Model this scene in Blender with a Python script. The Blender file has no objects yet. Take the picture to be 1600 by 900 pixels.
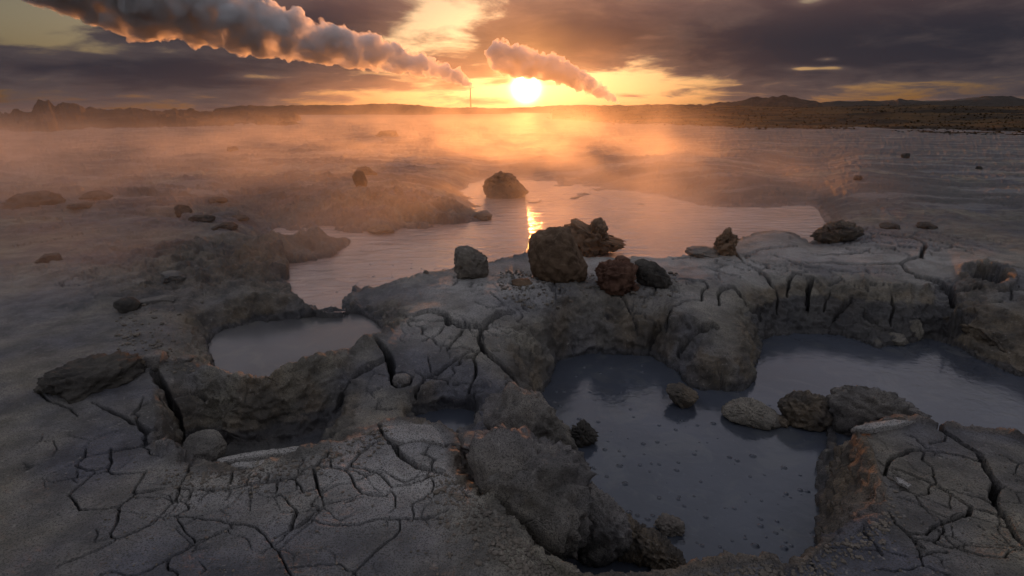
import bpy, bmesh, math, random
import numpy as np
from mathutils import Vector, Matrix

R = math.radians
SC = bpy.context.scene
COL = SC.collection
random.seed(7)

# ---------------------------------------------------------------- camera
CAM_H = 1.6
FPX = 20.0 / 36.0 * 1600.0            # focal length in photograph pixels
PITCH = math.atan((450 - 170) / FPX)  # horizon of the photograph at row 170
CP, SP = math.cos(PITCH), math.sin(PITCH)
cam_d = bpy.data.cameras.new('camera')
cam_d.lens = 20.0
cam_d.sensor_width = 36.0
cam_d.clip_start = 0.05
cam_d.clip_end = 30000.0
cam = bpy.data.objects.new('camera', cam_d)
COL.objects.link(cam)
cam.location = (0, 0, CAM_H)
cam.rotation_euler = (R(90) - PITCH, 0, 0)
SC.camera = cam


def ray(px, py):
    """direction of the photograph's pixel (not normalised)"""
    a = (px - 800) / FPX
    b = (450 - py) / FPX
    return np.array([a, CP + b * SP, -SP + b * CP])


def azel(px, py):
    d = ray(px, py)
    d = d / np.linalg.norm(d)
    return math.degrees(math.atan2(d[0], d[1])), math.degrees(math.asin(d[2]))


# ---------------------------------------------------------------- light and sky
SUN_AZ, SUN_EL = azel(822, 137)
SUN_STRENGTH = 3.0
SKY_STRENGTH = 0.10
EXPOSURE = 0.0
SC.view_settings.view_transform = 'Standard'
SC.view_settings.look = 'None'
SC.view_settings.exposure = EXPOSURE
SC.view_settings.gamma = 1.0
SC.view_settings.use_curve_mapping = False

SUN_DIR = Vector((math.sin(R(SUN_AZ)) * math.cos(R(SUN_EL)),
                  math.cos(R(SUN_AZ)) * math.cos(R(SUN_EL)), math.sin(R(SUN_EL))))
sun_d = bpy.data.lights.new('sun', 'SUN')
sun_d.energy = SUN_STRENGTH
sun_d.angle = R(0.53)
sun_d.color = (1.0, 0.335, 0.085)
sun = bpy.data.objects.new('sun', sun_d)
COL.objects.link(sun)
sun.rotation_euler = SUN_DIR.to_track_quat('Z', 'Y').to_euler()


class NT:
    """small helper to write node trees as expressions"""
    def __init__(self, tree):
        self.t = tree
        tree.nodes.clear()

    def n(self, kind, **kw):
        nd = self.t.nodes.new(kind)
        for k, v in kw.items():
            setattr(nd, k, v)
        return nd

    def put(self, sock, v):
        if isinstance(v, bpy.types.NodeSocket):
            self.t.links.new(v, sock)
        elif v is not None:
            if hasattr(sock, 'default_value') and isinstance(v, tuple) and len(v) == 3 and sock.type == 'RGBA':
                v = (*v, 1.0)
            sock.default_value = v

    def m(self, op, a, b=None, c=None, clamp=False):
        nd = self.n('ShaderNodeMath', operation=op, use_clamp=clamp)
        self.put(nd.inputs[0], a)
        if b is not None: self.put(nd.inputs[1], b)
        if c is not None: self.put(nd.inputs[2], c)
        return nd.outputs[0]

    def add(self, a, b): return self.m('ADD', a, b)
    def sub(self, a, b): return self.m('SUBTRACT', a, b)
    def mul(self, a, b): return self.m('MULTIPLY', a, b)
    def div(self, a, b): return self.m('DIVIDE', a, b)
    def exp(self, a): return self.m('EXPONENT', a)

    def vm(self, op, a, b=None):
        nd = self.n('ShaderNodeVectorMath', operation=op)
        self.put(nd.inputs[0], a)
        if b is not None: self.put(nd.inputs[1], b)
        return nd.outputs['Value'] if op in ('DOT_PRODUCT', 'LENGTH') else nd.outputs[0]

    def xyz(self, x, y, z):
        nd = self.n('ShaderNodeCombineXYZ')
        for s, v in zip(nd.inputs, (x, y, z)): self.put(s, v)
        return nd.outputs[0]

    def sep(self, v):
        nd = self.n('ShaderNodeSeparateXYZ')
        self.put(nd.inputs[0], v)
        return nd.outputs

    def noise(self, vec, scale, detail=4, rough=0.5, dist=0.0, color=False):
        nd = self.n('ShaderNodeTexNoise')
        self.put(nd.inputs['Vector'], vec)
        nd.inputs['Scale'].default_value = scale
        nd.inputs['Detail'].default_value = detail
        nd.inputs['Roughness'].default_value = rough
        nd.inputs['Distortion'].default_value = dist
        return nd.outputs['Color' if color else 'Fac']

    def smooth(self, v, lo, hi):
        nd = self.n('ShaderNodeMapRange', interpolation_type='SMOOTHSTEP')
        self.put(nd.inputs[0], v)
        self.put(nd.inputs[1], lo); self.put(nd.inputs[2], hi)
        nd.inputs[3].default_value = 0.0; nd.inputs[4].default_value = 1.0
        return nd.outputs[0]

    def mix(self, f, a, b, blend='MIX'):
        nd = self.n('ShaderNodeMix', data_type='RGBA', blend_type=blend)
        nd.clamp_factor = True
        self.put(nd.inputs[0], f)
        self.put(nd.inputs[6], a); self.put(nd.inputs[7], b)
        return nd.outputs[2]

    def scale(self, col, f):
        nd = self.n('ShaderNodeVectorMath', operation='SCALE')
        self.put(nd.inputs[0], col); self.put(nd.inputs[3], f)
        return nd.outputs[0]


def build_world():
    w = bpy.data.worlds.new('World')
    SC.world = w
    w.use_nodes = True
    w.cycles.sampling_method = 'MANUAL'
    w.cycles.sample_map_resolution = 512
    t = NT(w.node_tree)
    d = t.n('ShaderNodeTexCoord').outputs['Generated']
    dx, dy, dz = t.sep(d)
    el = t.mul(t.m('ARCSINE', dz), 57.2958)
    az = t.mul(t.m('ARCTAN2', dx, dy), 57.2958)
    ang = t.mul(t.m('ARCCOSINE', t.m('MINIMUM', t.vm('DOT_PRODUCT', d, tuple(SUN_DIR)), 1.0)), 57.2958)
    sky = t.n('ShaderNodeTexSky', sky_type='NISHITA')
    sky.sun_disc = False
    sky.sun_elevation = R(SUN_EL)
    sky.sun_rotation = R(SUN_AZ)
    sky.altitude = 50
    sky.air_density = 1.0
    sky.dust_density = 2.0
    sky.ozone_density = 1.0
    clear = sky.outputs[0]
    # clouds lie on a plane overhead, so they stretch towards the horizon
    zz = t.add(t.m('MAXIMUM', dz, 0.0), 0.15)
    p = t.xyz(t.div(dx, zz), t.div(dy, zz), 0.0)
    big = t.noise(p, 0.75, 2, 0.5, 0.0)
    med = t.noise(t.vm('ADD', p, (7.3, 2.1, 3.0)), 2.4, 6, 0.60, 0.35)
    n = t.add(t.mul(big, 0.55), t.mul(med, 0.45))

    def blob(px, py, sa, se, amp):
        a0, e0 = azel(px, py)
        qa = t.m('POWER', t.m('ABSOLUTE', t.div(t.sub(az, a0), sa)), 2.0)
        qe = t.m('POWER', t.m('ABSOLUTE', t.div(t.sub(el, e0), se)), 2.0)
        return t.mul(t.exp(t.mul(t.add(qa, qe), -1.0)), amp)

    cover = n
    for b in SKY_BLOBS:
        cover = t.add(cover, blob(*b))
    # the deck thins out towards the low sun
    low = t.mul(t.sub(1.0, t.smooth(el, 1.2, 4.6)), t.exp(t.mul(t.m('POWER', t.div(t.sub(az, 9.0), 15.0), 2.0), -1.0)))
    cover = t.sub(cover, t.mul(low, 0.17))
    mask = t.smooth(cover, 0.39, 0.53)
    thick = t.smooth(cover, 0.45, 0.72)
    warm = t.exp(t.mul(ang, -1.0 / 8.0))
    warm2 = t.exp(t.mul(ang, -1.0 / 22.0))
    lowglow = t.mul(t.exp(t.mul(t.m('MAXIMUM', el, 0.0), -1.0 / 3.0)), warm2)
    # clear air between the clouds
    soft = t.mix(0.40, clear, t.scale((1.0, 0.90, 0.76), t.vm('DOT_PRODUCT', clear, (0.3, 0.55, 0.15))))
    c_clear = t.vm('ADD', t.scale(soft, 0.75), t.scale((3.4, 1.7, 0.42), warm))
    c_clear = t.vm('ADD', c_clear, t.scale((2.6, 2.2, 1.55), t.mul(warm2, t.smooth(el, 2.5, 7.0))))
    c_clear = t.vm('ADD', c_clear, t.scale((3.2, 1.4, 0.30), lowglow))
    # clouds: grey violet undersides, warm where they are close to the sun
    shade = t.mix(thick, (0.70, 0.58, 0.62), (0.23, 0.24, 0.34))
    # seen from below and less edge-on, the high part of the deck lets more of the sky's light through
    shade = t.mix(t.smooth(el, 9.0, 24.0), shade, t.mix(thick, (4.1, 4.2, 4.9), (2.3, 2.45, 3.1)))
    c_cloud = t.vm('ADD', shade, t.scale((3.4, 1.35, 0.35), t.mul(warm, t.sub(1.35, thick))))
    c_cloud = t.vm('ADD', c_cloud, t.scale((1.3, 0.60, 0.34), lowglow))
    # the deck above the sun is lit pink from below
    pink = t.mul(t.mul(t.smooth(el, 5.0, 12.0), t.sub(1.0, t.smooth(el, 16.0, 38.0))), t.exp(t.mul(ang, -1.0 / 32.0)))
    c_cloud = t.vm('ADD', c_cloud, t.scale((2.3, 1.05, 0.75), pink))
    col = t.mix(mask, c_clear, c_cloud)
    # the sun itself, veiled by vapour
    core = t.exp(t.mul(t.m('POWER', t.div(ang, 0.85), 2.0), -1.0))
    halo = t.exp(t.mul(ang, -1.0 / 1.7))
    col = t.vm('ADD', col, t.scale((260.0, 190.0, 95.0), core))
    col = t.vm('ADD', col, t.scale((22.0, 9.0, 1.9), halo))
    # nothing but dark land below the horizon
    col = t.mix(t.smooth(el, -0.8, -0.1), (0.25, 0.2, 0.18), col)
    bg = t.n('ShaderNodeBackground')
    t.put(bg.inputs[0], col)
    bg.inputs[1].default_value = SKY_STRENGTH
    out = t.n('ShaderNodeOutputWorld')
    t.t.links.new(bg.outputs[0], out.inputs[0])


# (pixel x, pixel y, width and height in degrees, more cloud + / less cloud -)
SKY_BLOBS = [
    (690, 26, 3.6, 1.9, -0.17),
    (640, 60, 5.0, 1.0, -0.06),
    (860, 45, 9.0, 2.3, 0.16),
    (510, 20, 6.5, 1.7, 0.20),
    (1150, 40, 14.0, 3.2, 0.12),
    (1450, 70, 16.0, 4.0, 0.16),
    (1268, 0, 1.6, 0.5, -0.24),
    (130, 72, 8.0, 0.75, -0.12),
    (30, 20, 8.0, 0.9, -0.08),
    (200, 110, 16.0, 1.8, 0.16),
    (400, 120, 3.0, 0.25, -0.14),
    (1293, 92, 0.9, 0.22, -0.26),
    (1258, 107, 1.2, 0.16, -0.24),
    (1302, 106, 1.1, 0.18, -0.26),
    (1010, 58, 1.2, 0.2, -0.12),
]
build_world()
SC.cycles.use_denoising = True
SC.cycles.max_bounces = 8
SC.cycles.diffuse_bounces = 3
SC.cycles.glossy_bounces = 3
SC.cycles.transparent_max_bounces = 8
SC.cycles.volume_bounces = 6
SC.cycles.use_adaptive_sampling = True
SC.cycles.adaptive_threshold = 0.03
SC.cycles.adaptive_min_samples = 16
SC.cycles.volume_step_rate = 1.0
SC.cycles.volume_max_steps = 256
SC.cycles.sample_clamp_indirect = 8.0

# ---------------------------------------------------------------- helpers
RNG = np.random.default_rng(11)
_perm = RNG.permutation(256).astype(np.int32)
_perm = np.concatenate([_perm, _perm, _perm])
_g = RNG.normal(size=(256, 3)).astype(np.float32)
_g /= np.linalg.norm(_g, axis=1)[:, None]


def pn(x, y, z=None):
    """gradient noise, about -0.8 .. 0.8"""
    x = np.asarray(x, np.float32); y = np.asarray(y, np.float32)
    z = np.zeros_like(x) if z is None else np.asarray(z, np.float32)
    xi = np.floor(x); yi = np.floor(y); zi = np.floor(z)
    fx = x - xi; fy = y - yi; fz = z - zi
    xi = xi.astype(np.int32) & 255; yi = yi.astype(np.int32) & 255; zi = zi.astype(np.int32) & 255
    u = fx * fx * fx * (fx * (fx * 6 - 15) + 10)
    v = fy * fy * fy * (fy * (fy * 6 - 15) + 10)
    w = fz * fz * fz * (fz * (fz * 6 - 15) + 10)
    r = np.zeros_like(x)
    for i in (0, 1):
        wx = u if i else 1 - u
        pi = _perm[xi + i]
        for j in (0, 1):
            wy = v if j else 1 - v
            pj = _perm[pi + yi + j]
            for k in (0, 1):
                g = _g[_perm[pj + zi + k]]
                r += wx * wy * (w if k else 1 - w) * (g[..., 0] * (fx - i) + g[..., 1] * (fy - j) + g[..., 2] * (fz - k))
    return r


def fbm(x, y, z=None, octv=4, gain=0.5, ridged=False):
    r = 0; a = 1.0; s = 1.0
    for o in range(octv):
        q = pn(x * s + 17.1 * o, y * s - 9.7 * o, None if z is None else z * s + 3.3 * o)
        r = r + a * ((0.5 - np.abs(q) * 2) if ridged else q)
        a *= gain; s *= 2.03
    return r


def sstep(x, a, b):
    t = np.clip((x - a) / (b - a), 0, 1)
    return t * t * (3 - 2 * t)


def box(a, k, ax):
    """running mean over 2k + 1 samples along an axis"""
    w = [(0, 0), (0, 0)]; w[ax] = (k + 1, k)
    c = np.cumsum(np.pad(a, w, mode='edge'), axis=ax)
    n = a.shape[ax]; m = 2 * k + 1
    return (c[m:m + n] - c[:n]) / m if ax == 0 else (c[:, m:m + n] - c[:, :n]) / m


def unproj(px, py, z):
    d = ray(px, py)
    s = (z - CAM_H) / d[2]
    return np.array([d[0] * s, d[1] * s, z])


def proj(X, Y, Z):
    z = Z - CAM_H
    dep = Y * CP - z * SP
    return 800 + FPX * X / dep, 450 - FPX * (Y * SP + z * CP) / dep


def tag(o, label=None, cat=None, group=None, kind=None):
    if label: o['label'] = label
    if cat: o['category'] = cat
    if group: o['group'] = group
    if kind: o['kind'] = kind
    return o


def mesh_obj(name, verts, faces, mat, parent=None, smooth=True, loc=None):
    me = bpy.data.meshes.new(name)
    v = np.asarray(verts, np.float32)
    f = np.asarray(faces, np.int32)
    me.vertices.add(len(v)); me.vertices.foreach_set('co', v.ravel())
    k = f.shape[1]
    me.loops.add(f.size); me.loops.foreach_set('vertex_index', f.ravel())
    me.polygons.add(len(f))
    me.polygons.foreach_set('loop_start', np.arange(0, f.size, k, dtype=np.int32))
    me.polygons.foreach_set('loop_total', np.full(len(f), k, np.int32))
    me.polygons.foreach_set('use_smooth', np.full(len(f), smooth))
    me.update(calc_edges=True)
    me.materials.append(mat)
    o = bpy.data.objects.new(name, me)
    COL.objects.link(o)
    if parent: o.parent = parent
    if loc is not None: o.location = loc
    return o


def grid_faces(nr, nc):
    i = np.arange(nr * nc).reshape(nr, nc)
    return np.stack([i[:-1, :-1], i[:-1, 1:], i[1:, 1:], i[1:, :-1]], -1).reshape(-1, 4)


# ---------------------------------------------------------------- materials
def material(name):
    m = bpy.data.materials.new(name)
    m.use_nodes = True
    return m, NT(m.node_tree)


def finish(t, base, rough, height=None, strength=0.4, distance=0.01, spec=0.3, normal2=None):
    b = t.n('ShaderNodeBsdfPrincipled')
    t.put(b.inputs['Base Color'], base)
    t.put(b.inputs['Roughness'], rough)
    b.inputs['Specular IOR Level'].default_value = spec
    if height is not None:
        bp = t.n('ShaderNodeBump')
        bp.inputs['Strength'].default_value = strength
        bp.inputs['Distance'].default_value = distance
        t.put(bp.inputs['Height'], height)
        t.t.links.new(bp.outputs[0], b.inputs['Normal'])
    o = t.n('ShaderNodeOutputMaterial')
    t.t.links.new(b.outputs[0], o.inputs[0])
    return b


def mud_material(name='dried_mud', clay_k=None, pale_k=None):
    m, t = material(name)
    pos = t.n('ShaderNodeNewGeometry').outputs['Position']
    clay = t.n('ShaderNodeAttribute', attribute_name='clay').outputs['Fac'] if clay_k is None else clay_k
    far = t.n('ShaderNodeAttribute', attribute_name='far').outputs['Fac']
    n1 = t.noise(pos, 0.9, 4, 0.55)
    n2 = t.noise(pos, 4.5, 5, 0.62)
    n3 = t.noise(pos, 40.0, 3, 0.6)
    n4 = t.noise(pos, 160.0, 2, 0.6)
    # pale grey crust, with yellowish and bluish patches
    col = t.mix(t.smooth(n1, 0.36, 0.62), (0.15, 0.15, 0.175), (0.335, 0.30, 0.225))
    col = t.mix(t.smooth(n2, 0.35, 0.68), t.scale(col, 0.5), col)
    pale = t.n('ShaderNodeAttribute', attribute_name='pale').outputs['Fac'] if pale_k is None else pale_k
    col = t.mix(pale, col, t.mix(t.smooth(n2, 0.3, 0.6), (0.33, 0.315, 0.29), (0.50, 0.475, 0.44)))
    # brown and ochre soil on the broken banks
    soil = t.mix(t.smooth(n2, 0.38, 0.62), (0.085, 0.07, 0.055), (0.20, 0.15, 0.095))
    col = t.mix(clay, col, soil)
    # damp streaks out on the flats
    sep = t.sep(pos)
    st = t.noise(t.xyz(t.mul(sep[0], 0.22), sep[1], 0.0), 0.55, 5, 0.6, 0.5)
    damp = t.mul(t.smooth(st, 0.40, 0.52), far)
    col = t.mix(t.mul(damp, 0.85), col, (0.085, 0.078, 0.078))
    st2 = t.noise(t.xyz(t.mul(sep[0], 0.35), t.mul(sep[1], 1.3), 3.0), 1.0, 6, 0.68, 0.3)
    col = t.mix(t.mul(t.mul(t.smooth(st2, 0.53, 0.60), far), 0.6), col, (0.30, 0.285, 0.27))
    col = t.mix(t.mul(t.mul(t.sub(1.0, t.smooth(st2, 0.40, 0.47)), far), 0.5), col, (0.05, 0.045, 0.042))
    col = t.mix(t.mul(t.smooth(n4, 0.48, 0.62), 0.8), col, (0.07, 0.065, 0.06))
    col = t.mix(t.mul(t.smooth(n3, 0.60, 0.75), 0.45), col, (0.46, 0.42, 0.36))
    wet_shade = t.n('ShaderNodeAttribute', attribute_name='wet_shade').outputs['Fac']
    col = t.mix(t.mul(wet_shade, 0.75), col, (0.05, 0.05, 0.055))  # darkens wet shores, and paints shade into cracks and trench
    rough = t.sub(t.sub(0.74, t.mul(damp, 0.06)), t.mul(wet_shade, 0.36))
    # hairline shrinkage cracks
    vo = t.n('ShaderNodeTexVoronoi', feature='DISTANCE_TO_EDGE')
    t.put(vo.inputs['Vector'], t.vm('ADD', pos, t.scale(t.noise(pos, 5.0, 3, 0.6, color=True), 0.16)))
    vo.inputs['Scale'].default_value = 6.5
    hair = t.mul(t.smooth(vo.outputs['Distance'], 0.0, 0.035), t.mul(t.smooth(n1, 0.5, 0.6), t.sub(1.0, far)))
    hair = t.add(hair, t.sub(1.0, t.mul(t.smooth(n1, 0.5, 0.6), t.sub(1.0, far))))
    h = t.add(t.mul(n2, 0.5), t.add(t.mul(n3, 0.42), t.add(t.mul(n4, 0.22), t.mul(hair, 0.25))))
    finish(t, col, rough, h, 0.9, 0.03, 0.35)
    return m


def rock_material(name, c1, c2, c3, bump=0.03, scale=1.0):
    m, t = material(name)
    pos = t.n('ShaderNodeNewGeometry').outputs['Position']
    n1 = t.noise(pos, 6.0 * scale, 5, 0.6)
    n2 = t.noise(pos, 28.0 * scale, 5, 0.65)
    n3 = t.noise(pos, 110.0 * scale, 3, 0.6)
    col = t.mix(t.smooth(n1, 0.35, 0.65), c1, c2)
    col = t.mix(t.mul(t.smooth(n2, 0.5, 0.72), 0.7), col, c3)
    col = t.mix(t.mul(t.smooth(n3, 0.55, 0.7), 0.4), col, t.scale(col, 0.5))
    h = t.add(t.mul(n1, 0.5), t.add(t.mul(n2, 0.6), t.mul(n3, 0.25)))
    finish(t, col, 0.93, h, 0.8, bump, 0.2)
    return m


def pool_material(name, col, rough, ripple_scale, ripple, spec=0.5, stretch=1.0, dist=0.02):
    m, t = material(name)
    pos = t.n('ShaderNodeNewGeometry').outputs['Position']
    s = t.sep(pos)
    p = t.xyz(s[0], t.mul(s[1], stretch), 0.0)
    n0 = t.noise(pos, 0.8, 3, 0.5, 0.8)
    n1 = t.noise(p, ripple_scale, 3, 0.55, 0.6)
    n2 = t.noise(pos, 45.0, 3, 0.6)
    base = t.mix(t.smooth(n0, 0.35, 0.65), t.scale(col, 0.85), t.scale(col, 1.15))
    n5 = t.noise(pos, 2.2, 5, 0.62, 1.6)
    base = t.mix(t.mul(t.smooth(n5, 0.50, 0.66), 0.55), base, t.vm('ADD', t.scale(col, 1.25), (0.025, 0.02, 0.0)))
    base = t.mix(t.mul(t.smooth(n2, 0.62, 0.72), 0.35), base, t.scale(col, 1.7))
    h = t.add(t.mul(n1, 1.0), t.mul(n2, 0.06))
    finish(t, base, rough, h, ripple, dist, spec)
    return m


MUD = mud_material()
CRUST = mud_material('pale_crust', 0.0, .8)
BANK = mud_material('bank_mud', .30, .25)
SOIL = mud_material('bank_soil', .95)
ROCK_GREY = rock_material('grey_clod', (0.15, 0.13, 0.11), (0.25, 0.215, 0.17), (0.34, 0.30, 0.25))
ROCK_BROWN = rock_material('brown_clod', (0.13, 0.085, 0.055), (0.22, 0.145, 0.09), (0.28, 0.20, 0.13))
ROCK_RED = rock_material('red_clod', (0.10, 0.05, 0.035), (0.16, 0.085, 0.055), (0.22, 0.13, 0.09))
ROCK_DARK = rock_material('dark_clod', (0.055, 0.05, 0.045), (0.10, 0.09, 0.075), (0.15, 0.13, 0.10))
ROCK_OCHRE = rock_material('ochre_clod', (0.17, 0.11, 0.07), (0.27, 0.18, 0.115), (0.36, 0.26, 0.18))
POOL_NEAR = pool_material('blue_grey_mud', (0.062, 0.070, 0.088), 0.13, 14.0, 0.10, 0.5)
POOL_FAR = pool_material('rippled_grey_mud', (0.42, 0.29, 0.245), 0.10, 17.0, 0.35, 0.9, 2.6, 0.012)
POOL_LEFT = pool_material('still_grey_mud', (0.105, 0.10, 0.10), 0.25, 6.0, 0.06, 0.5)

# ---------------------------------------------------------------- terrain control curves: (pixel x, pixel y, height)
ZM, ZL, ZF, ZH = -0.45, -0.22, -0.20, -0.25


def hid(pts, run, zl):
    """points of the hidden foot behind a crest"""
    out = []
    for px, py, z in pts:
        p = unproj(px, py, z)
        k = p[:2] / np.linalg.norm(p[:2])
        out.append((p[0] + k[0] * run, p[1] + k[1] * run, zl))
    return out


def near(pts, run, zl):
    return hid(pts, -run, zl)


def W(pts):
    return [tuple(unproj(*p)) for p in pts]


crest_far = [(553, 462, -.15), (575, 452, -.10), (620, 441, -.05), (665, 430, 0), (715, 420, .0), (760, 412, .03), (800, 402, .04),
             (830, 397, .05), (900, 400, .05), (960, 402, .04), (1030, 402, .03), (1070, 400, .02), (1110, 390, .02),
             (1150, 374, .02), (1190, 358, .06), (1215, 352, .08), (1240, 362, .05), (1262, 376, -.04)]
crest_left = [(250, 562, .02), (300, 568, .03), (345, 580, .04), (375, 592, .05), (405, 592, .06), (450, 577, .06), (500, 558, .05),
              (560, 540, .03), (597, 523, .02)]
crest_left2 = [(597, 523, .02), (615, 512, 0), (650, 490, 0), (690, 468, 0)]
left_back = [(327, 563), (318, 540), (345, 515), (400, 503), (470, 497), (530, 489), (548, 488), (570, 492), (590, 506), (600, 517)]
poly_left = W([(x, y, ZL) for x, y in left_back]) + hid(crest_left[:1:-1], .28, ZL)

far_upper = [(405, 352), (450, 352), (530, 352), (560, 358), (600, 364), (640, 356), (665, 352), (700, 346), (730, 341), (768, 343),
             (766, 335), (735, 325), (712, 305), (715, 290), (740, 278), (770, 271), (800, 270), (860, 275), (930, 283), (1000, 295), (1050, 305),
             (1100, 318), (1150, 323), (1200, 326), (1250, 320), (1270, 320), (1284, 330), (1300, 345), (1287, 362), (1270, 372)]
far_lower = [(533, 484), (477, 482), (455, 465), (450, 443), (448, 412), (513, 403), (550, 374)]
tongue_top = [(215, 380, 0), (300, 385, .05), (400, 372, .06), (470, 362, .06), (540, 368, -.08)]
poly_far = (W([(x, y, ZF) for x, y in far_upper]) + hid(crest_far[::-1], .35, ZF) + W([(x, y, ZF) for x, y in far_lower])
            + hid(tongue_top[:1:-1], .3, ZF))

main_back = [(828, 632), (853, 603), (862, 575), (868, 562), (892, 555), (933, 550), (967, 551), (1017, 555), (1042, 567), (1064, 583), (1078, 603),
             (1103, 608), (1128, 608), (1161, 611), (1174, 594), (1179, 567), (1182, 555), (1190, 530), (1205, 523), (1256, 519), (1310, 522), (1339, 530),
             (1367, 541), (1411, 539), (1433, 530), (1464, 531), (1505, 543), (1530, 561), (1567, 578), (1600, 589), (1700, 612), (1800, 640)]
plate_back = [(1345, 662, -.02), (1400, 652, 0), (1430, 656, 0), (1500, 668, 0), (1561, 676, 0), (1600, 686, 0), (1700, 706, 0), (1800, 730, 0)]
right_water = [(1296, 668), (1292, 676), (1294, 705), (1280, 722), (1280, 769), (1289, 805), (1283, 840)]
right_rim = [(1347, 678, 0), (1355, 700, 0), (1372, 744, 0), (1386, 783, 0), (1389, 803, 0), (1353, 821, 0), (1322, 839, 0), (1292, 845, 0),
             (1267, 869, 0), (1232, 892, 0)]
front_rim = [(1232, 892, 0), (1200, 876, 0), (1160, 880, 0), (1120, 886, 0), (1080, 893, 0), (1040, 898, 0), (980, 912, 0), (930, 912, 0), (890, 900, 0)]
left_rim = [(890, 900, 0), (850, 880, 0), (830, 860, 0), (815, 830, 0), (770, 790, .01), (720, 755, 0), (690, 735, 0)]
left_water = [(812, 742), (850, 742), (885, 730), (893, 715), (880, 690), (850, 660), (836, 645)]
poly_main = (W([(x, y, ZM) for x, y in main_back]) + hid(plate_back[::-1], .16, ZM) + W([(x, y, ZM) for x, y in right_water])
             + hid(right_rim[-3:], .14, ZM) + hid(front_rim[1:], .14, ZM) + hid(left_rim[1:5], .22, ZM) + W([(x, y, ZM) for x, y in left_water]))
hole = [(640, 652), (660, 643), (700, 638), (742, 638), (752, 648), (748, 662), (700, 690), (650, 684)]
poly_hole = W([(x, y, ZH) for x, y in hole])
POOLS = [(poly_far, ZF), (poly_left, ZL), (poly_main, ZM), (poly_hole, ZH)]

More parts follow.
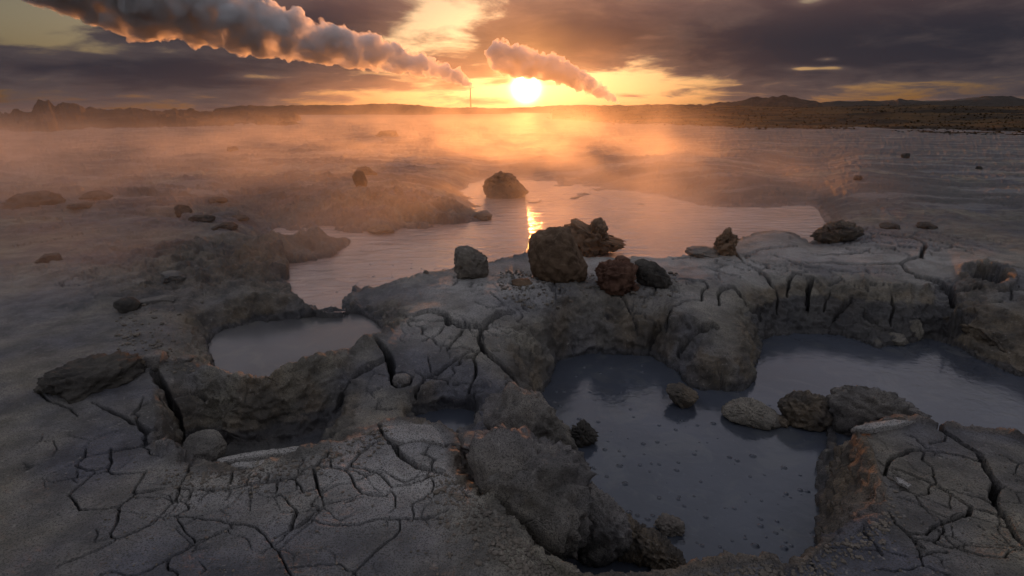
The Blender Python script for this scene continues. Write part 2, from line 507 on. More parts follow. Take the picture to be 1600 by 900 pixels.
trench_base = [(262, 735, -.2), (290, 702, -.3), (330, 692, -.3), (400, 692, -.3), (450, 684, -.3), (500, 672, -.3), (530, 650, -.26), (543, 625, -.2)]
plate_edge = [(255, 740, -.01), (300, 736, 0), (340, 736, 0), (390, 737, 0), (440, 728, 0), (480, 712, 0), (540, 690, 0), (590, 673, 0), (600, 664, 0),
              (650, 663, -.01), (690, 674, -.02), (705, 690, -.03), (690, 735, 0)]
CURVES = [
    W(crest_far), W(crest_left), W(crest_left2), W(tongue_top), W(plate_back), W(right_rim), W(front_rim), W(left_rim),
    W(trench_base), W(plate_edge), near(trench_base[1:6], .28, -.32),
    # rim of the main and right pools on their far side
    W([(850, 490, -.06), (880, 468, -.02), (930, 452, 0), (1000, 448, 0), (1050, 441, .02), (1100, 437, .02), (1150, 442, 0), (1195, 458, -.10),
       (1230, 455, -.12), (1300, 462, -.17), (1340, 475, -.20), (1420, 480, -.18), (1445, 484, -.20), (1480, 478, -.20), (1540, 488, -.13),
       (1600, 495, -.12), (1750, 530, -.05), (1850, 560, 0)]),
    W([(1200, 430, -.01), (1300, 432, -.03), (1360, 440, -.04), (1420, 445, -.03)]),
    W([(880, 505, -.20), (950, 500, -.20), (1020, 508, -.20)]),
    W([(1040, 500, -.10), (1075, 492, -.07), (1110, 500, -.08), (1150, 515, -.13), (1170, 545, -.20)]),
    W([(1085, 560, -.26), (1120, 575, -.28), (1150, 580, -.32)]),
    # central bank
    W([(700, 490, 0), (735, 470, .02), (780, 455, .04), (840, 445, .05), (900, 440, .05)]),
    W([(715, 520, -.02), (760, 525, -.03), (800, 560, -.1), (825, 600, -.25)]),
    W([(640, 545, -.03), (680, 560, -.05), (720, 575, -.07), (760, 600, -.1), (790, 640, -.14), (800, 670, -.18)]),
    W([(565, 600, -.08), (600, 600, -.08), (630, 615, -.11), (690, 606, -.14), (740, 612, -.13), (765, 630, -.12), (775, 660, -.12)]),
    W([(560, 640, -.12), (590, 650, -.14), (625, 645, -.16)]),
    W([(770, 700, -.16), (810, 695, -.20), (850, 705, -.28)]),
    W([(740, 690, -.10), (750, 720, -.14), (765, 745, -.2), (790, 760, -.3)]),
    # wall left of the left pool
    W([(310, 470, -.05), (275, 473, 0), (262, 478, 0), (245, 510, 0), (235, 545, 0), (238, 575, 0), (250, 562, .02)]),
    W([(310, 470, -.05), (380, 463, -.03), (440, 463, -.05), (470, 468, -.09), (487, 480, -.13), (533, 486, -.16), (553, 474, -.15)]),
    W([(300, 520, -.10), (290, 545, -.08)]),
    # ground left of the left crack
    W([(236, 600, 0), (246, 640, 0), (258, 690, 0), (262, 725, -.01)]),
    # left banks of the far pool
    W([(330, 440, -.06), (400, 440, -.09), (440, 440, -.13)]),
    W([(230, 400, 0), (280, 430, -.02), (310, 455, -.03)]),
    W([(400, 338, 0), (470, 317, .12), (550, 303, .18), (620, 301, .18), (680, 307, .13), (705, 320, .04), (745, 333, -.08), (766, 338, -.13)]),
    # banks and craters beyond the far pool
    W([(700, 268, .05), (790, 256, .06), (870, 249, .08), (930, 259, .08), (1000, 264, .10), (1060, 268, .12), (1140, 271, .14), (1180, 277, .12), (1230, 285, .06),
       (1262, 294, -.02)]),
    W([(950, 249, .15), (1000, 242, .28), (1060, 242, .28)]), W([(985, 254, -.2), (1040, 255, -.2)]),
    W([(1078, 244, .15), (1095, 239, .3), (1115, 239, .3), (1140, 248, .25)]), W([(1090, 254, -.15), (1125, 257, -.15)]),
    W([(1190, 254, .08), (1240, 254, .1), (1290, 256, .12), (1340, 259, .18), (1366, 267, .1)]),
    W([(1200, 268, -.1), (1250, 267, -.25), (1310, 270, -.2)]),
    W([(1298, 306, 0), (1318, 290, .12), (1340, 278, .2), (1380, 287, .14), (1425, 299, .08), (1460, 312, .02)]),
    W([(1320, 334, -.08), (1350, 326, -.03), (1400, 321, 0), (1460, 319, 0)]),
    # hollow on the right
    W([(1500, 415, 0), (1530, 410, 0), (1570, 420, 0), (1590, 435, 0), (1560, 447, 0), (1520, 438, 0), (1500, 415, 0)]),
    [(*unproj(px, py, 0)[:2], -.32) for px, py in ((1514, 420), (1534, 415), (1568, 424), (1577, 434), (1558, 441), (1524, 433), (1514, 420))],
    [(*unproj(px, py, 0)[:2], -.36) for px, py in ((1530, 422), (1562, 432))],
]
FLAT = [(x, y, 0.0) for x in range(-300, 1901, 100) for y in (1100, 1000, 940)]
FLAT += [(x, y, 0.0) for x in (-300, -150, 0, 120) for y in (420, 480, 540, 600, 660, 720, 780, 840)]
FLAT += [(x, y, 0.0) for x in (160, 280, 400, 520, 640, 760) for y in (790, 840, 890) if not (x > 700 and y < 850)]
FLAT += [(x, y, 0.0) for x in (1450, 1550, 1650, 1750) for y in (740, 790, 850)] + [(1430, 800, 0), (1400, 860, 0)]
FLAT += [(x, y, 0.0) for x in range(-300, 1901, 40) for y in (180, 200, 215, 225)]
FLAT += [(x, y, 0.0) for x in (-300, -200, -100, 0, 100, 180) for y in (250, 280, 310, 350, 380)]
FLAT += [(x, y, 0.0) for x in (1500, 1600, 1700, 1800, 1900) for y in (250, 290, 330, 370, 400, 460)]
FLAT += [(1300, 400, 0), (1380, 400, 0), (1440, 400, 0), (1400, 350, 0), (1350, 430, 0), (1250, 410, 0), (1160, 415, 0), (1450, 440, 0)]
FLAT += [(300, 300, 0), (400, 290, 0), (500, 275, .02), (600, 262, .03), (300, 340, 0)]


def qcoord(X, Y):
    return proj(np.asarray(X), np.asarray(Y), 0.0)


U0, U1, V0, V1 = -320.0, 1920.0, 172.0, 1130.0


def inside(poly_u, poly_v, U, V):
    r = np.zeros(U.shape, bool)
    n = len(poly_u)
    for i in range(n):
        x1, y1, x2, y2 = poly_u[i], poly_v[i], poly_u[(i + 1) % n], poly_v[(i + 1) % n]
        if y1 == y2: continue
        c = ((y1 > V) != (y2 > V)) & (U < (x2 - x1) * (V - y1) / (y2 - y1) + x1)
        r ^= c
    return r


def solve_height():
    lines = []
    for c in CURVES:
        lines.append(c)
    for poly, zl in POOLS:
        lines.append(list(poly) + [poly[0]])
    pts = []
    for L in lines:
        L = np.array(L)
        u, v = qcoord(L[:, 0], L[:, 1])
        for i in range(len(L) - 1):
            n = int(max(2, math.hypot(u[i + 1] - u[i], v[i + 1] - v[i])))
            tt = np.linspace(0, 1, n)
            pts.append(np.stack([u[i] + (u[i + 1] - u[i]) * tt, v[i] + (v[i + 1] - v[i]) * tt, L[i, 2] + (L[i + 1, 2] - L[i, 2]) * tt], 1))
    flat = np.array([unproj(*p) for p in FLAT])
    fu, fv = qcoord(flat[:, 0], flat[:, 1])
    pts.append(np.stack([fu, fv, flat[:, 2]], 1))
    pts = np.concatenate(pts)
    h = None
    for step, its in ((16, 400), (8, 250), (4, 160), (2, 120)):
        nu = int((U1 - U0) / step) + 1; nv = int((V1 - V0) / step) + 1
        us = np.linspace(U0, U1, nu); vs = np.linspace(V0, V1, nv)
        iu = np.clip(np.rint((pts[:, 0] - U0) / (U1 - U0) * (nu - 1)).astype(int), 0, nu - 1)
        iv = np.clip(np.rint((pts[:, 1] - V0) / (V1 - V0) * (nv - 1)).astype(int), 0, nv - 1)
        ok = (pts[:, 0] > U0) & (pts[:, 0] < U1) & (pts[:, 1] > V0) & (pts[:, 1] < V1)
        s = np.zeros((nv, nu)); c = np.zeros((nv, nu))
        np.add.at(s, (iv[ok], iu[ok]), pts[ok, 2]); np.add.at(c, (iv[ok], iu[ok]), 1)
        fix = c > 0
        val = np.where(fix, s / np.maximum(c, 1), 0)
        UU, VV = np.meshgrid(us, vs)
        for poly, zl in POOLS:
            P = np.array(poly)
            pu, pv = qcoord(P[:, 0], P[:, 1])
            ins = inside(pu, pv, UU, VV) & ~fix
            val[ins] = zl - 0.10; fix |= ins
        fix[0, :] = True; val[0, :] = 0; fix[-1, :] = True; val[-1, :] = 0
        if h is None:
            h = np.zeros((nv, nu))
        else:
            h = resample(h, us, vs)
        h = np.where(fix, val, h)
        for k in range(its):
            a = np.pad(h, 1, mode='edge')
            m = 0.25 * (a[:-2, 1:-1] + a[2:, 1:-1] + a[1:-1, :-2] + a[1:-1, 2:])
            h = np.where(fix, val, h + 1.0 * (m - h))
    return h


def resample(h, us, vs):
    """bilinear samples of a height grid over the U, V window at the outer product of us and vs"""
    nv, nu = h.shape
    x = np.clip((us - U0) / (U1 - U0) * (nu - 1), 0, nu - 1.0001); y = np.clip((vs - V0) / (V1 - V0) * (nv - 1), 0, nv - 1.0001)
    x0 = x.astype(int); y0 = y.astype(int); fx = x - x0; fy = (y - y0)[:, None]
    a = h[y0][:, x0] * (1 - fx) + h[y0][:, x0 + 1] * fx
    b = h[y0 + 1][:, x0] * (1 - fx) + h[y0 + 1][:, x0 + 1] * fx
    return a * (1 - fy) + b * fy


def sample_pts(h, u, v):
    nv, nu = h.shape
    x = np.clip((u - U0) / (U1 - U0) * (nu - 1), 0, nu - 1.0001); y = np.clip((v - V0) / (V1 - V0) * (nv - 1), 0, nv - 1.0001)
    x0 = x.astype(int); y0 = y.astype(int); fx = x - x0; fy = y - y0
    return ((h[y0, x0] * (1 - fx) + h[y0, x0 + 1] * fx) * (1 - fy) + (h[y0 + 1, x0] * (1 - fx) + h[y0 + 1, x0 + 1] * fx) * fy)


H0 = solve_height()


def soften_far():
    """the distant shores are rounded, not folded"""
    n = H0.shape[0]
    w = (1 - sstep(np.linspace(V0, V1, n), 330, 400))[:, None]
    b = box(box(box(box(H0, 3, 0), 8, 1), 3, 0), 8, 1)
    return H0 * (1 - w) + b * w




H0 = soften_far()


def ground_z(X, Y, h=None):
    u, v = qcoord(X, Y)
    return sample_pts(H0 if h is None else h, u, v)


def hit(px, py, h=None):
    """first point of the terrain along the photograph's pixel"""
    d = ray(px, py)
    zs = np.linspace(0.45, -0.6, 1500)
    s = (zs - CAM_H) / d[2]
    X, Y = d[0] * s, d[1] * s
    below = zs <= ground_z(X, Y, h)
    i = int(np.argmax(below)) if below.any() else len(zs) - 1
    return np.array([X[i], Y[i], zs[i]])


# cracks: width in photograph pixels, depth in metres, pixels along the crack
CRACKS = [
    (4, .05, [(145, 630), (165, 640), (187, 650), (205, 660), (225, 668), (245, 677)]),
    (3, .04, [(172, 699), (170, 712), (175, 717), (168, 735), (180, 740), (200, 739), (228, 736)]),
    (2.5, .03, [(116, 727), (140, 733), (165, 730), (172, 726)]), (2, .03, [(116, 727), (130, 713), (135, 700)]),
    (2.5, .03, [(148, 735), (125, 757), (108, 773), (118, 785), (126, 797), (150, 796), (185, 792)]),
    (3, .04, [(228, 737), (215, 757), (208, 768), (215, 771), (250, 765), (255, 763)]),
    (3, .04, [(212, 772), (195, 785), (186, 795), (183, 815), (172, 835), (175, 840), (187, 843)]),
    (3.5, .04, [(187, 843), (215, 832), (240, 818), (270, 785), (277, 775), (280, 760), (295, 740), (306, 727)]),
    (4.5, .05, [(280, 765), (305, 766), (337, 769), (360, 765), (385, 760), (410, 758), (435, 754), (460, 750), (475, 738), (490, 733), (520, 733), (540, 738)]),
    (2.5, .03, [(260, 806), (300, 809), (340, 814), (370, 820), (400, 826), (415, 837), (433, 860), (440, 875), (455, 897), (470, 930)]),
    (1.8, .02, [(187, 843), (165, 855), (130, 870), (90, 885)]),
    (2.5, .04, [(365, 737), (360, 757)]), (2.5, .04, [(392, 740), (384, 758)]), (1.8, .02, [(360, 770), (355, 782)]),
    (1.8, .02, [(325, 772), (312, 785)]), (1.8, .02, [(394, 762), (393, 778)]),
    (4, .05, [(513, 708), (503, 722), (492, 735), (495, 760), (503, 780)]),
    (4, .05, [(592, 690), (575, 700), (560, 715), (540, 735)]),
    (3.2, .04, [(540, 738), (550, 745), (556, 762), (565, 772), (585, 777), (602, 779)]),
    (3.2, .04, [(545, 731), (570, 735), (590, 742), (605, 752), (613, 762)]), (3, .04, [(613, 762), (640, 757), (660, 752), (670, 745)]),
    (8, .12, [(593, 668), (600, 683), (612, 693), (625, 694), (650, 689), (665, 688), (690, 695), (705, 705)]),
    (10, .14, [(612, 693), (622, 705), (635, 720), (655, 732), (690, 737)]),
    (3, .03, [(482, 811), (500, 818), (530, 823), (560, 822), (590, 814), (615, 811), (650, 812), (680, 806), (698, 798)]),
    (2, .025, [(626, 815), (625, 828), (615, 840), (595, 855), (575, 875), (552, 895), (530, 920)]),
    (2, .03, [(460, 752), (470, 760), (475, 772)]), (2, .03, [(432, 755), (431, 772)]), (2, .03, [(420, 740), (418, 757)]),
    (1.8, .02, [(470, 772), (490, 767)]), (1.8, .02, [(430, 840), (460, 825), (482, 811)]),
    (1.8, .02, [(602, 779), (610, 768), (617, 778), (618, 795), (608, 803)]), (1.8, .02, [(540, 787), (565, 780)]),
    (11, .13, [(655, 491), (675, 487), (695, 492), (703, 503), (725, 508), (750, 510), (765, 500), (780, 490), (800, 487)]),
    (9, .12, [(752, 515), (748, 530), (757, 550), (775, 565), (790, 580), (803, 600), (806, 612)]),
    (5, .08, [(750, 550), (740, 560), (715, 562), (700, 572), (685, 585), (665, 590), (655, 605), (645, 618)]),
    (4, .06, [(740, 562), (745, 575), (742, 592), (733, 612)]),
    (11, .15, [(588, 533), (600, 545), (610, 560), (612, 580), (613, 595), (620, 605)]),
    (4, .05, [(612, 585), (630, 583), (643, 590), (640, 600), (625, 605), (613, 600)]),
    (12, .16, [(605, 562), (585, 570), (565, 580), (550, 595), (543, 612), (530, 635)]),
    (3.5, .05, [(723, 517), (712, 530), (703, 540), (698, 550)]), (2, .03, [(693, 510), (685, 522), (672, 530)]),
    (1.8, .02, [(670, 560), (672, 585)]), (2.5, .03, [(770, 510), (785, 520), (795, 525)]), (2, .02, [(760, 518), (775, 525)]),
    (2, .03, [(740, 472), (760, 480), (770, 483)]), (2, .03, [(765, 458), (780, 470), (788, 475)]), (2, .03, [(715, 440), (708, 450)]),
    (2, .03, [(770, 483), (788, 475), (820, 466), (838, 477)]), (2, .03, [(867, 448), (867, 470)]),
    (3, .04, [(969, 462), (978, 475), (985, 492), (994, 508), (995, 518)]),
    (4, .05, [(1068, 472), (1050, 485), (1045, 500), (1032, 512), (1025, 525), (1015, 538)]),
    (2.5, .04, [(1068, 472), (1095, 470), (1097, 455), (1107, 448), (1100, 440), (1075, 437), (1050, 436)]),
    (8, .09, [(1066, 545), (1080, 530), (1095, 518), (1110, 510), (1120, 513)]),
    (4.5, .06, [(1124, 478), (1122, 460), (1128, 452), (1145, 448), (1165, 480), (1185, 497)]),
    (5, .07, [(1160, 410), (1185, 420), (1200, 435), (1208, 450), (1212, 470), (1210, 490)]),
    (2, .03, [(800, 520), (815, 512), (830, 508)]), (2, .03, [(985, 495), (1000, 492), (1015, 500), (1030, 510)]), (3, .03, [(1118, 572), (1122, 585), (1126, 605)]),
    (4.5, .07, [(1262, 412), (1280, 411), (1310, 412), (1340, 413), (1375, 413), (1405, 412)]),
    (4.5, .07, [(1405, 412), (1420, 405), (1440, 400), (1442, 390), (1447, 385), (1440, 378), (1425, 372), (1400, 370), (1375, 366), (1357, 364)]),
    (10, .13, [(1410, 414), (1420, 425), (1440, 433), (1465, 440), (1483, 450), (1487, 462), (1490, 475), (1502, 482)]),
    (3, .04, [(1490, 462), (1515, 453), (1535, 451)]), (4, .07, [(1228, 465), (1232, 440), (1240, 428), (1260, 425)]),
    (9, .12, [(1260, 485), (1262, 450), (1268, 435)]), (4, .06, [(1330, 470), (1320, 480), (1310, 490), (1300, 505)]),
    (5, .07, [(1350, 492), (1370, 510)]), (3, .05, [(1392, 465), (1395, 480), (1388, 510)]), (2.5, .04, [(1285, 490), (1290, 470), (1297, 462)]),
    (3, .05, [(1550, 408), (1575, 415), (1600, 420), (1640, 425)]), (2.5, .04, [(1562, 455), (1590, 452), (1620, 455)]), (2, .04, [(1545, 475), (1565, 472)]),
    (3, .05, [(1145, 392), (1160, 408)]), (3, .05, [(1160, 400), (1190, 390), (1220, 387), (1245, 385)]), (2.2, .05, [(1050, 405), (1080, 402), (1160, 410)]),
    (2.2, .05, [(1360, 390), (1345, 395), (1300, 398), (1260, 395)]),
    (4, .05, [(1372, 742), (1383, 740), (1388, 722), (1395, 715), (1415, 708), (1425, 703), (1445, 703), (1470, 706), (1500, 713), (1530, 722)]),
    (4.5, .06, [(1395, 731), (1420, 738), (1450, 750), (1480, 765), (1505, 780), (1517, 790), (1512, 803), (1495, 808), (1475, 815), (1455, 825), (1448, 834), (1420, 832)]),
    (4, .05, [(1517, 792), (1540, 797), (1565, 808)]),
    (10, .12, [(1435, 655), (1470, 672), (1510, 697), (1530, 710), (1538, 725), (1550, 745), (1562, 760), (1553, 768), (1552, 780), (1565, 800), (1580, 825), (1600, 852), (1640, 890)]),
    (4, .05, [(1388, 800), (1400, 815), (1420, 833), (1445, 855)]), (4, .05, [(1350, 828), (1362, 845), (1375, 858), (1380, 865)]),
    (3, .04, [(1295, 857), (1330, 859), (1375, 859)]), (2.5, .03, [(1388, 860), (1405, 862), (1420, 866)]), (2.5, .03, [(1435, 868), (1455, 862), (1480, 860)]),
    (3, .04, [(1265, 875), (1275, 893)]), (1.8, .02, [(1450, 700), (1430, 682), (1410, 675)]), (1.8, .02, [(1455, 692), (1475, 688), (1477, 682)]),
    (2, .02, [(1465, 825), (1500, 855), (1535, 868), (1570, 870), (1575, 862), (1600, 858)]), (1.8, .02, [(1515, 810), (1550, 835), (1575, 850), (1597, 857)]),
    (2.5, .03, [(62, 605), (65, 620), (80, 630), (110, 638), (120, 650)]), (2, .03, [(225, 622), (215, 640), (205, 650)]), (2, .03, [(248, 625), (250, 640)]),
    (16, .22, [(240, 580), (250, 597), (256, 613), (265, 630), (275, 650), (280, 675), (283, 700), (285, 722)]),
    (4, .05, [(256, 613), (300, 616), (325, 626)]), (4, .06, [(297, 688), (310, 676), (330, 675), (348, 684), (355, 695)]),
    (3, .04, [(815, 652), (800, 680), (770, 700)]), (3, .04, [(768, 652), (766, 672), (758, 690)]),
    (2.5, .04, [(20, 385), (80, 377), (130, 366)]),
]


def cell_edge(x, y):
    """distance to the border of irregular cells of unit size"""
    xi = np.floor(x).astype(np.int32); yi = np.floor(y).astype(np.int32)
    f1 = np.full(x.shape, 9.0); f2 = np.full(x.shape, 9.0)
    for i in (-1, 0, 1):
        for j in (-1, 0, 1):
            a = _perm[(xi + i) & 255]; a = _perm[a + ((yi + j) & 255)]
            d = np.hypot(xi + i + .5 + _g[a, 0] * .45 - x, yi + j + .5 + _g[a, 1] * .45 - y)
            f2 = np.minimum(f2, np.maximum(f1, d)); f1 = np.minimum(f1, d)
    return (f2 - f1) * .5


def build_ground():
    nu = int((U1 - U0) / 1.5) + 1; nv = int((V1 - V0) / 1.15) + 1
    us = np.linspace(U0, U1, nu); vs = np.linspace(V0, V1, nv)
    h = resample(H0, us, vs)
    # world positions of the samples (on the plane z = 0)
    b = (450 - vs) / FPX
    dz = -SP + b * CP
    s = -CAM_H / dz
    Yr = (CP + b * SP) * s
    X = np.outer(s, (us - 800) / FPX)
    Y = np.repeat(Yr[:, None], nu, 1)
    dep = s[:, None]                     # metres along the axis
    # ---- relief
    wob = fbm(X * 3.1, Y * 3.1, octv=4, gain=.55)
    soft = fbm(X * .8, Y * .8, octv=3)
    distm = sstep(Y, 5.5, 16.0)
    hx = np.abs(np.diff(h, axis=1, prepend=h[:, :1])) / np.maximum(dep * 1.5 / FPX, 1e-4)
    hy = np.abs(np.diff(h, axis=0, prepend=h[:1])) / np.maximum(np.abs(np.gradient(Yr))[:, None], 1e-4)
    slope = np.sqrt(hx ** 2 + hy ** 2)
    slope = box(box(slope, 5, 0), 5, 1)
    steep = sstep(slope, .22, .8)
    lump = fbm(X * 7, Y * 7, octv=5, gain=.6, ridged=True)
    h = h + soft * .018 * (1 - distm * .3) + wob * .010 * (1 - .4 * steep)
    h = h + steep * (fbm(X * 3.5, Y * 3.5, octv=3, gain=.55) * .045) * (1 - .6 * sstep(slope, 1.0, 2.5))
    # low crusty ridges and slumps out on the flats
    field = sstep(Y, 7.0, 12.0) * (1 - sstep(Y, 45, 90))
    rid = fbm(X * .35, Y * .8, octv=4, gain=.55, ridged=True)
    leftside = 1 - sstep(X / np.maximum(Y, 1), .15, .45)
    h = h + field * (np.maximum(rid - .15, 0) * .14 + fbm(X * 1.3, Y * 2.2, octv=3) * .025) * (.10 + .90 * leftside)
    h = h + sstep(Y, 6, 10) * (1 - sstep(Y, 40, 80)) * fbm(X * 2.4, Y * 2.4, octv=4, gain=.65) * .030
    # broken ledges of crust
    q = fbm(X * .45 + 3, Y * .9, octv=5, gain=.62) * 3.4
    terr = np.floor(q) + sstep(q - np.floor(q), 0, .10)
    h = h + sstep(Y, 6.5, 9.0) * (1 - sstep(Y, 60, 110)) * (terr - q * .6) * (.035 + .045 * leftside) * (.15 + .85 * sstep(np.abs(X - .03 * Y), 1.5, 4.5))
    broken = sstep(fbm(X * .5 + 5, Y * .5, octv=3), .05, .35) * (1 - sstep(X / np.maximum(Y, 1), -.15, .0)) * sstep(Y, 4.2, 6) * (1 - sstep(Y, 12, 20))
    h = h + broken * (lump * .045)
    for px, py, rx, ry, a in ((320, 395, 1.3, .7, .10), (420, 415, 1.2, .6, .10), (500, 380, .9, .5, .08), (390, 450, .8, .4, .07), (560, 330, 2.2, 1.5, .12), (660, 325, 1.2, 1.0, .10), (250, 450, .7, .7, .05)):
        p = hit(px, py)
        g_ = np.exp(-((X - p[0]) / rx) ** 2 - ((Y - p[1]) / ry) ** 2)
        h = h + np.where(h > ZF - .04, g_ * a * (fbm(X * 2.6, Y * 2.6, octv=5, gain=.62) * 1.5 + .15), 0)
        steep = np.maximum(steep, g_ * .9)
    # ---- cracks
    H0f = h.copy()
    cut = np.zeros_like(h); lips = np.zeros_like(h)
    jit = fbm(X * 16, Y * 16, octv=3) * .009 + fbm(X * 50, Y * 50, octv=2) * .004
    jx = fbm(X * 9 + 3, Y * 9, octv=3) * .012
    jy = fbm(X * 9, Y * 9 + 8, octv=3) * .012
    for wpx, depth, pl in CRACKS:
        P = np.array([hit(px, py) for px, py in pl])
        n = len(P)
        for i in range(n - 1):
            a, c = P[i, :2], P[i + 1, :2]
            L = np.linalg.norm(c - a)
            if L < 1e-4: continue
            mid = (a + c) / 2
            d0 = (mid[1] * CP + CAM_H * SP)
            hw = max(wpx * .5 * d0 / FPX, .0026 * d0 / 3)
            sth = CAM_H / math.hypot(CAM_H, mid[1])
            ex, ey = (c - a) / L
            hw /= max(math.hypot(ey, ex * sth), .38)
            # taper at the ends of a crack
            t0, t1 = (i / (n - 1), (i + 1) / (n - 1))
            pu, pv = qcoord(np.array([a[0], c[0]]), np.array([a[1], c[1]]))
            ru = 6 * hw * FPX / d0 + 14; rv = ru
            i0, i1 = np.searchsorted(us, [pu.min() - ru, pu.max() + ru]); j0, j1 = np.searchsorted(vs, [pv.min() - rv, pv.max() + rv])
            if i1 - i0 < 2 or j1 - j0 < 2: continue
            sl = (slice(j0, j1), slice(i0, i1))
            x = X[sl] + jx[sl] - a[0]; y = Y[sl] + jy[sl] - a[1]
            ex, ey = (c - a) / L
            tt = np.clip((x * ex + y * ey) / L, 0, 1)
            dist = np.hypot(x - ex * tt * L, y - ey * tt * L) + jit[sl] * min(1.0, hw / .02)
            g = t0 + (t1 - t0) * tt
            ww = hw * (.55 + .45 * np.sin(np.pi * np.clip(g, .08, .92)))
            prof = 1 - sstep(dist, ww * .60, ww * 1.0)
            lip = np.exp(-(dist / (hw * 3.0 + .006)) ** 2) * .006 * min(1, hw / .01)
            cut[sl] = np.maximum(cut[sl], depth * 2.2 * prof)
            lips[sl] = np.maximum(lips[sl], lip)
    # fine shrinkage cracks between the large ones
    mk = np.zeros_like(h)
    for px, py, rx, ry in ((420, 790, 1.0, .5), (620, 760, .5, .4), (1450, 770, .7, .6), (720, 520, .8, .8), (1250, 420, 1.6, .6), (1000, 470, .8, .5), (170, 700, .6, .5),
                           (1400, 375, 1.8, 1.0), (1500, 450, 1.0, .6), (800, 450, .9, .6), (640, 640, .5, .5), (220, 430, .9, .8)):
        p = hit(px, py)
        mk = np.maximum(mk, np.exp(-((X - p[0]) / rx) ** 2 - ((Y - p[1]) / ry) ** 2))
    sel = (mk > .12) & (steep < .75)
    xs_, ys_ = X[sel], Y[sel]
    wx = fbm(xs_ * 4, ys_ * 4, octv=3) * .09; wy = fbm(xs_ * 4 + 9, ys_ * 4 + 5, octv=3) * .09
    cc = np.zeros(len(xs_))
    for size, dpt, wid, thr in ((.42, .05, .0030, .56), (.16, .022, .0016, .66)):
        e = cell_edge((xs_ + wx * size * 4) / size, (ys_ + wy * size * 4) / size) * size
        gate = sstep(mk[sel] + fbm(xs_ * 2.2 / size * .3, ys_ * 2.2 / size * .3, octv=2) * .9, thr, thr + .25)
        ww = wid * np.maximum(ys_ / 2.6, .8) * (.6 + .6 * gate)
        cc = np.maximum(cc, dpt * gate * (1 - sstep(e, ww * .5, ww * 1.3)))
    cut[sel] = np.maximum(cut[sel], cc)
    h = h + lips - cut
    # ---- even screen spacing along every column, so that banks get enough faces
    fu_all = np.concatenate([np.geomspace(6000, 200, 14) * -1 + U0 + 200, np.arange(-118, 1720, 1.4), U1 - 200 + np.geomspace(200, 6000, 14)])
    mid_l = np.arange(U0 + 2, -120, 6.0); mid_r = np.arange(1722, U1 - 2, 6.0)
    cols = np.concatenate([fu_all[:14], mid_l, np.arange(-118, 1720, 1.4), mid_r, fu_all[-14:]])
    cols = np.unique(cols)
    NR = 700
    ci = np.clip((cols - U0) / (U1 - U0) * (nu - 1), 0, nu - 1.001)
    c0 = ci.astype(int); cf = ci - c0
    hc = h[:, c0] * (1 - cf) + h[:, c0 + 1] * cf           # nv x ncols
    # beyond the window to the sides the ground runs on flat
    off = np.clip((np.maximum(U0 - cols, cols - U1)) / 300, 0, 1)
    hc = hc * (1 - off)
    stp = np.clip(steep[:, c0], 0, 1)
    inn = np.maximum(sstep(cut, .012, .03) * .85, 0)[:, c0]      # shade inside the cracks, painted as darker mud
    fld = distm[:, c0]
    dh = np.abs(np.diff(hc, axis=0)) * FPX / dep[1:]
    ds = np.sqrt(1.15 ** 2 + dh ** 2) * np.where(vs[1:, None] > 920, .35, 1.0)
    ds = box(box(box(np.minimum(ds, 7), 30, 1), 30, 1), 4, 0)
    S = np.concatenate([np.zeros((1, len(cols))), np.cumsum(ds, 0)], 0)
    ncol = len(cols)
    VN = np.zeros((NR, ncol)); HN = np.zeros((NR, ncol)); CL = np.zeros((NR, ncol)); CW = np.zeros((NR, ncol))
    for c in range(ncol):
        tgt = np.linspace(0, S[-1, c], NR)
        VN[:, c] = np.interp(tgt, S[:, c], vs)
        HN[:, c] = np.interp(VN[:, c], vs, hc[:, c])
        CL[:, c] = np.interp(VN[:, c], vs, stp[:, c])
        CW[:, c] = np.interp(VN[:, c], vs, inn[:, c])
    # far rows run out to the horizon
    extra = np.array([170.12, 170.4, 171.0])
    VN = np.concatenate([np.repeat(extra[:, None], ncol, 1), VN], 0)
    HN = np.concatenate([np.zeros((3, ncol)), HN], 0); CL = np.concatenate([np.zeros((3, ncol)), CL], 0); CW = np.concatenate([np.zeros((3, ncol)), CW], 0)
    b = (450 - VN) / FPX
    s = -CAM_H / (-SP + b * CP)
    PX = s * ((cols - 800) / FPX)[None]
    PY = (CP + b * SP) * s
    # rugged sideways displacement on the banks
    amp = CL * (1 - sstep(PY, 8, 20) * .3)
    d1 = fbm(PX * 5 + 40, PY * 5, HN * 7, octv=3, gain=.6, ridged=True)
    d2 = fbm(PX * 17 + 9, PY * 17, HN * 22, octv=4, gain=.62)
    st = fbm(HN * 26 + fbm(PX * 2, PY * 2, octv=2) * 1.5, PX * 1.2, PY * 1.2, octv=3, gain=.6, ridged=True)
    k = amp * (d1 * .05 + d2 * .017 + st * .018)
    gy, gx = np.gradient(HN)
    # push out along the horizontal part of the surface normal and a little along the vertical
    tu = np.stack([np.gradient(PX, axis=1), np.gradient(PY, axis=1), gx], -1); tv = np.stack([np.gradient(PX, axis=0), np.gradient(PY, axis=0), gy], -1)
    nn = np.cross(tv, tu); nn /= np.linalg.norm(nn, axis=-1)[..., None] + 1e-9
    nn *= np.sign(nn[..., 2:3] + 1e-9)
    for ax in range(3):
        nn[..., ax] = box(box(nn[..., ax], 6, 0), 6, 1)
    PX = PX + nn[..., 0] * k; PY = PY + nn[..., 1] * k; HN = HN + nn[..., 2] * k
    rough_n = fbm(PX * 45, PY * 45, HN * 45, octv=3, gain=.6) * .004 * amp
    PX = PX + rough_n * nn[..., 0]; PY = PY + rough_n * nn[..., 1]; HN = HN + rough_n * nn[..., 2]
    # grain of the crust
    nearm = 1 - sstep(PY, 4, 9)
